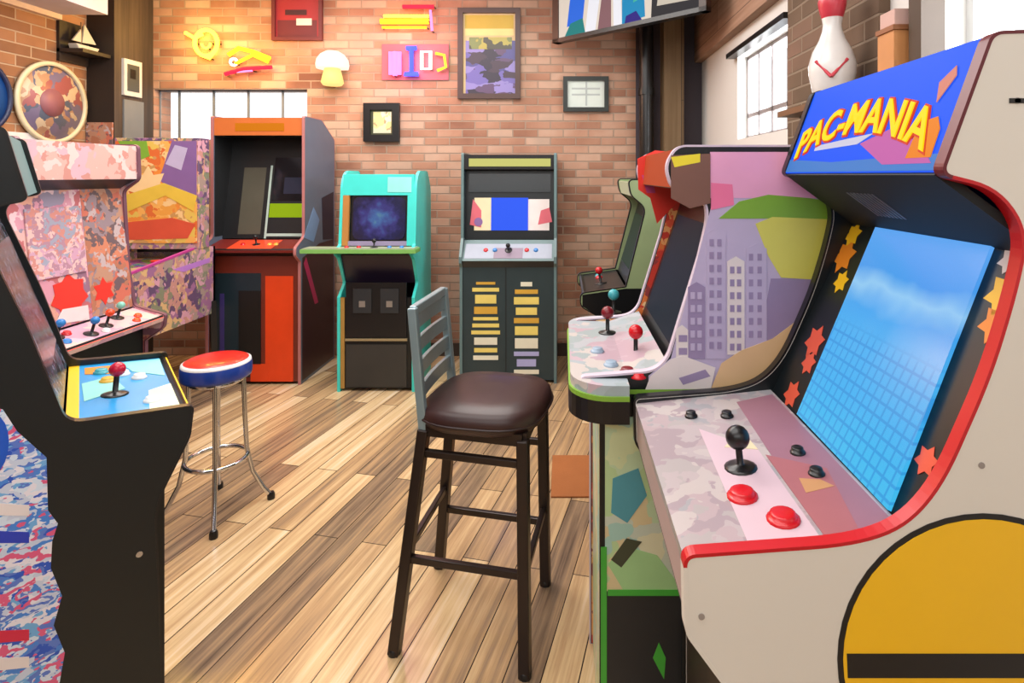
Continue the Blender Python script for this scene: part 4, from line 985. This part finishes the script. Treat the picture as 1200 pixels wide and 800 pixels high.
MB().box(-.10, -.012, -.045, .045, 0, .12, mat('orange pine', (206, 142, 86), .5)).box(-.105, -.012, -.05, .05, .12, .135, mat('brown lid', (150, 96, 60), .5)).box(-.095, -.02, -.04, .04, .135, .185, mat('pale pink cloth', (206, 170, 160), .7)).build('body', bx)
MB().box(-.012, .003, -.03, .03, -.03, .15, SATIN).build('bracket', bx)
struct(MB().box(1.03, XR, 1.67, 1.73, 1.5, 2.32, mat('dark window post', (74, 58, 44), .6)), 'trim_5')

# ------------------------------------------------------------------ left wall things
def tin_sign(label, Y, Z, r, cols, rim):
    o = thing('round_sign', label, 'sign', (XL, Y, Z))
    b = MB().lathe([(r*.92, .012), (r, .012), (r, .03), (r*.9, .034), (r*.9, .012)], (0, 0, 0), rim, 40, (1, 0, 0)).build('rim', o)
    MB().lathe([(r*.91, 0), (r*.91, .016), (.001, .018)], (0, 0, 0), cols, 40, (1, 0, 0)).build('face', o)
    MB().lathe([(r*.34, .016), (r*.34, .021), (.001, .022)], (0, 0, 0), mat('dusty rose disc', (150, 96, 104), .5), 30, (1, 0, 0)).build('centre_disc', o)
tin_sign('round tin sign with a cream rim on the left brick wall', 3.90, 1.915, .275, collage('faded tin print', [(180, 140, 110), (120, 110, 140), (200, 170, 140), (90, 100, 120), (160, 90, 90), (210, 190, 160)], 14, .4), mat('cream rim', (216, 204, 170), .4))
tin_sign('round blue tin sign at the left edge, beside the cream rimmed sign', 3.375, 1.90, .235, mat('sign blue', (30, 84, 160), .4), mat('sign navy', (30, 44, 84), .4))
pos = thing('wall_poster', 'white poster with a teal corner on the left brick wall below the round signs', 'poster', (XL, 3.70, 1.38))
MB().box(0, .012, -.24, .20, 0, .32, mat('poster white', (226, 220, 218), .6)).box(0, .014, -.24, -.05, .02, .2, mat('poster teal', (120, 150, 146), .6)).box(0, .015, .0, .1, .04, .16, mat('poster grey', (150, 160, 170), .6)).build('sheet', pos)
bp_ = thing('wall_poster', 'brown comic print poster low on the clad pillar at the left', 'poster', (-3.35, 4.20, 1.28))
MB().box(-.095, .095, -.012, 0, 0, .53, BROWNS).build('sheet', bp_)
# dark shelf with white ornament, and the pale framed picture on the clad pillar
ds = thing('wall_shelf', 'dark shelf on the brick wall at the top left holding a pale ornament', 'shelf', (XL, 4.07, 2.27))
MB().box(0, .18, -.12, .125, 0, .025, mat('dark shelf wood', (40, 32, 28), .5)).build('board', ds)
MB().box(0, .02, -.12, .125, -.06, .22, mat('dark shelf wood', (40, 32, 28), .5)).build('back_board', ds)
orn = thing('ornament', 'pale model ship ornament on the dark shelf at the top left', 'ornament', (-3.35, 4.075, 2.295))
PAL = mat('pale ivory', (196, 190, 176), .5)
MB().sweep([(-.05, -.08, 0), (-.05, .07, 0), (-.05, .10, .04), (-.05, -.10, .04)], (.07, 0, 0), PAL).build('hull', orn, .008)
MB().sweep([(-.02, -.02, .06), (-.02, .10, .07), (-.02, .0, .19)], (.01, 0, 0), PAL).sweep([(-.02, -.03, .06), (-.02, -.10, .06), (-.02, -.03, .15)], (.01, 0, 0), PAL).build('sail', orn)
MB().tube([(-.015, -.025, .05), (-.015, -.025, .2)], .004, mat('mast wood', (110, 84, 60), .5), 8).build('mast', orn)
fp = thing('framed_picture', 'narrow white framed dark picture on the clad pillar beside the high window', 'picture', (-3.25, 4.36, 2.02))
MB().box(0, .02, -.09, .09, 0, .27, mat('white frame', (208, 206, 202), .5)).build('frame', fp)
MB().box(.019, .023, -.06, .06, .035, .235, mat('dark photo', (70, 74, 72), .4)).box(.022, .025, -.035, .02, .13, .2, INK).build('print', fp)
nt_ = thing('wall_notice', 'plain grey notice board under the white framed picture', 'notice', (-3.25, 4.38, 1.68))
MB().box(0, .012, -.1, .1, 0, .31, mat('grey board', (118, 122, 124), .6)).build('sheet', nt_)
# thin rust brown slab, added to stand in for an orange patch of floor
fmn = tag(MB().box(-.14, .06, -.19, .19, 0, .008, mat('rust brown patch', (158, 94, 46), .85, bump=.4)).build('floor_patch', None, .003, (.085, 2.76, 0)), 'small rust brown patch added on the floor before the green sided cabinet', 'floor patch')

# ------------------------------------------------------------------ light
def area(name, loc, rot, sx, sy, e, col=(1, 1, 1)):
    l = bpy.data.lights.new(name, 'AREA'); l.shape = 'RECTANGLE'; l.size = sx; l.size_y = sy; l.energy = e; l.color = col
    o = bpy.data.objects.new(name, l); C.objects.link(o); o.location = loc; o.rotation_euler = rot
    return o
area('fill_light', (-1.2, 3.0, 2.96), (0, 0, 0), 2.6, 1.6, 95, (1, .97, .93))  # unseen overhead fill panel, added for flat even light
area('fill_light', (-1.0, .9, 2.96), (0, 0, 0), 2.6, 1.6, 52, (1, .99, .97))  # second added overhead fill, nearer the camera
area('fill_light', (-.9, -1.2, 2.8), (math.radians(62), 0, 0), 3.6, 1.6, 56, (.97, .99, 1))  # added fill behind the camera, tilted forward into the room
area('window_daylight', (XR+.35, (W1[0]+W1[1])/2, 1.95), (0, math.radians(90), 0), .5, .9, 35, (.92, .96, 1))
area('window_daylight', (XR+.35, (W2[0]+W2[1])/2, 1.95), (0, math.radians(90), 0), .5, 1.0, 35, (.92, .96, 1))
def pt(name, px, py, e, col, r=.1):
    l = bpy.data.lights.new(name, 'POINT'); l.energy = e; l.color = col; l.shadow_soft_size = r
    o = bpy.data.objects.new(name, l); C.objects.link(o); p = at(px, py, YB); o.location = (p.x, YB-.32, p.z)
pt('neon_light', 246, 52, 12, (1, .62, .12)); pt('neon_light', 300, 72, 12, (1, .5, .1)); pt('neon_light', 480, 26, 6, (1, .45, .35)); pt('neon_light', 484, 74, 5, (1, .4, .6)); pt('neon_light', 394, 80, 9, (1, .6, .35))
w = bpy.data.worlds.new('daylight'); bpy.context.scene.world = w; w.use_nodes = True
bg = w.node_tree.nodes['Background']; bg.inputs[0].default_value = (.92, .96, 1, 1); bg.inputs[1].default_value = 1.6

# ------------------------------------------------------------------ camera
cam = bpy.data.cameras.new('camera'); co = bpy.data.objects.new('camera', cam); C.objects.link(co)
co.location = (0, 0, CAMZ); co.rotation_euler = (PI/2, 0, 0)
cam.sensor_width = 36; cam.lens = F/1200*36; cam.shift_x = -(PX-600)/1200; cam.shift_y = (PY-400)/1200; cam.clip_start = .02
sc = bpy.context.scene; sc.camera = co
vs_ = sc.view_settings; vs_.view_transform = 'Standard'; vs_.look = 'None'; vs_.exposure = 0.0; vs_.gamma = 1; vs_.use_curve_mapping = False
GROUPS = {'arcade machine': 'arcade cabinets around the room', 'neon sign': 'neon signs on the back wall', 'stool': 'bar stools on the floor',
          'picture': 'small framed pictures', 'poster': 'posters on the walls', 'sign': 'round tin signs on the left wall', 'shelf': 'small wall shelves'}
for o in bpy.data.objects:
    if o.get('category') in GROUPS: o['group'] = GROUPS[o['category']]
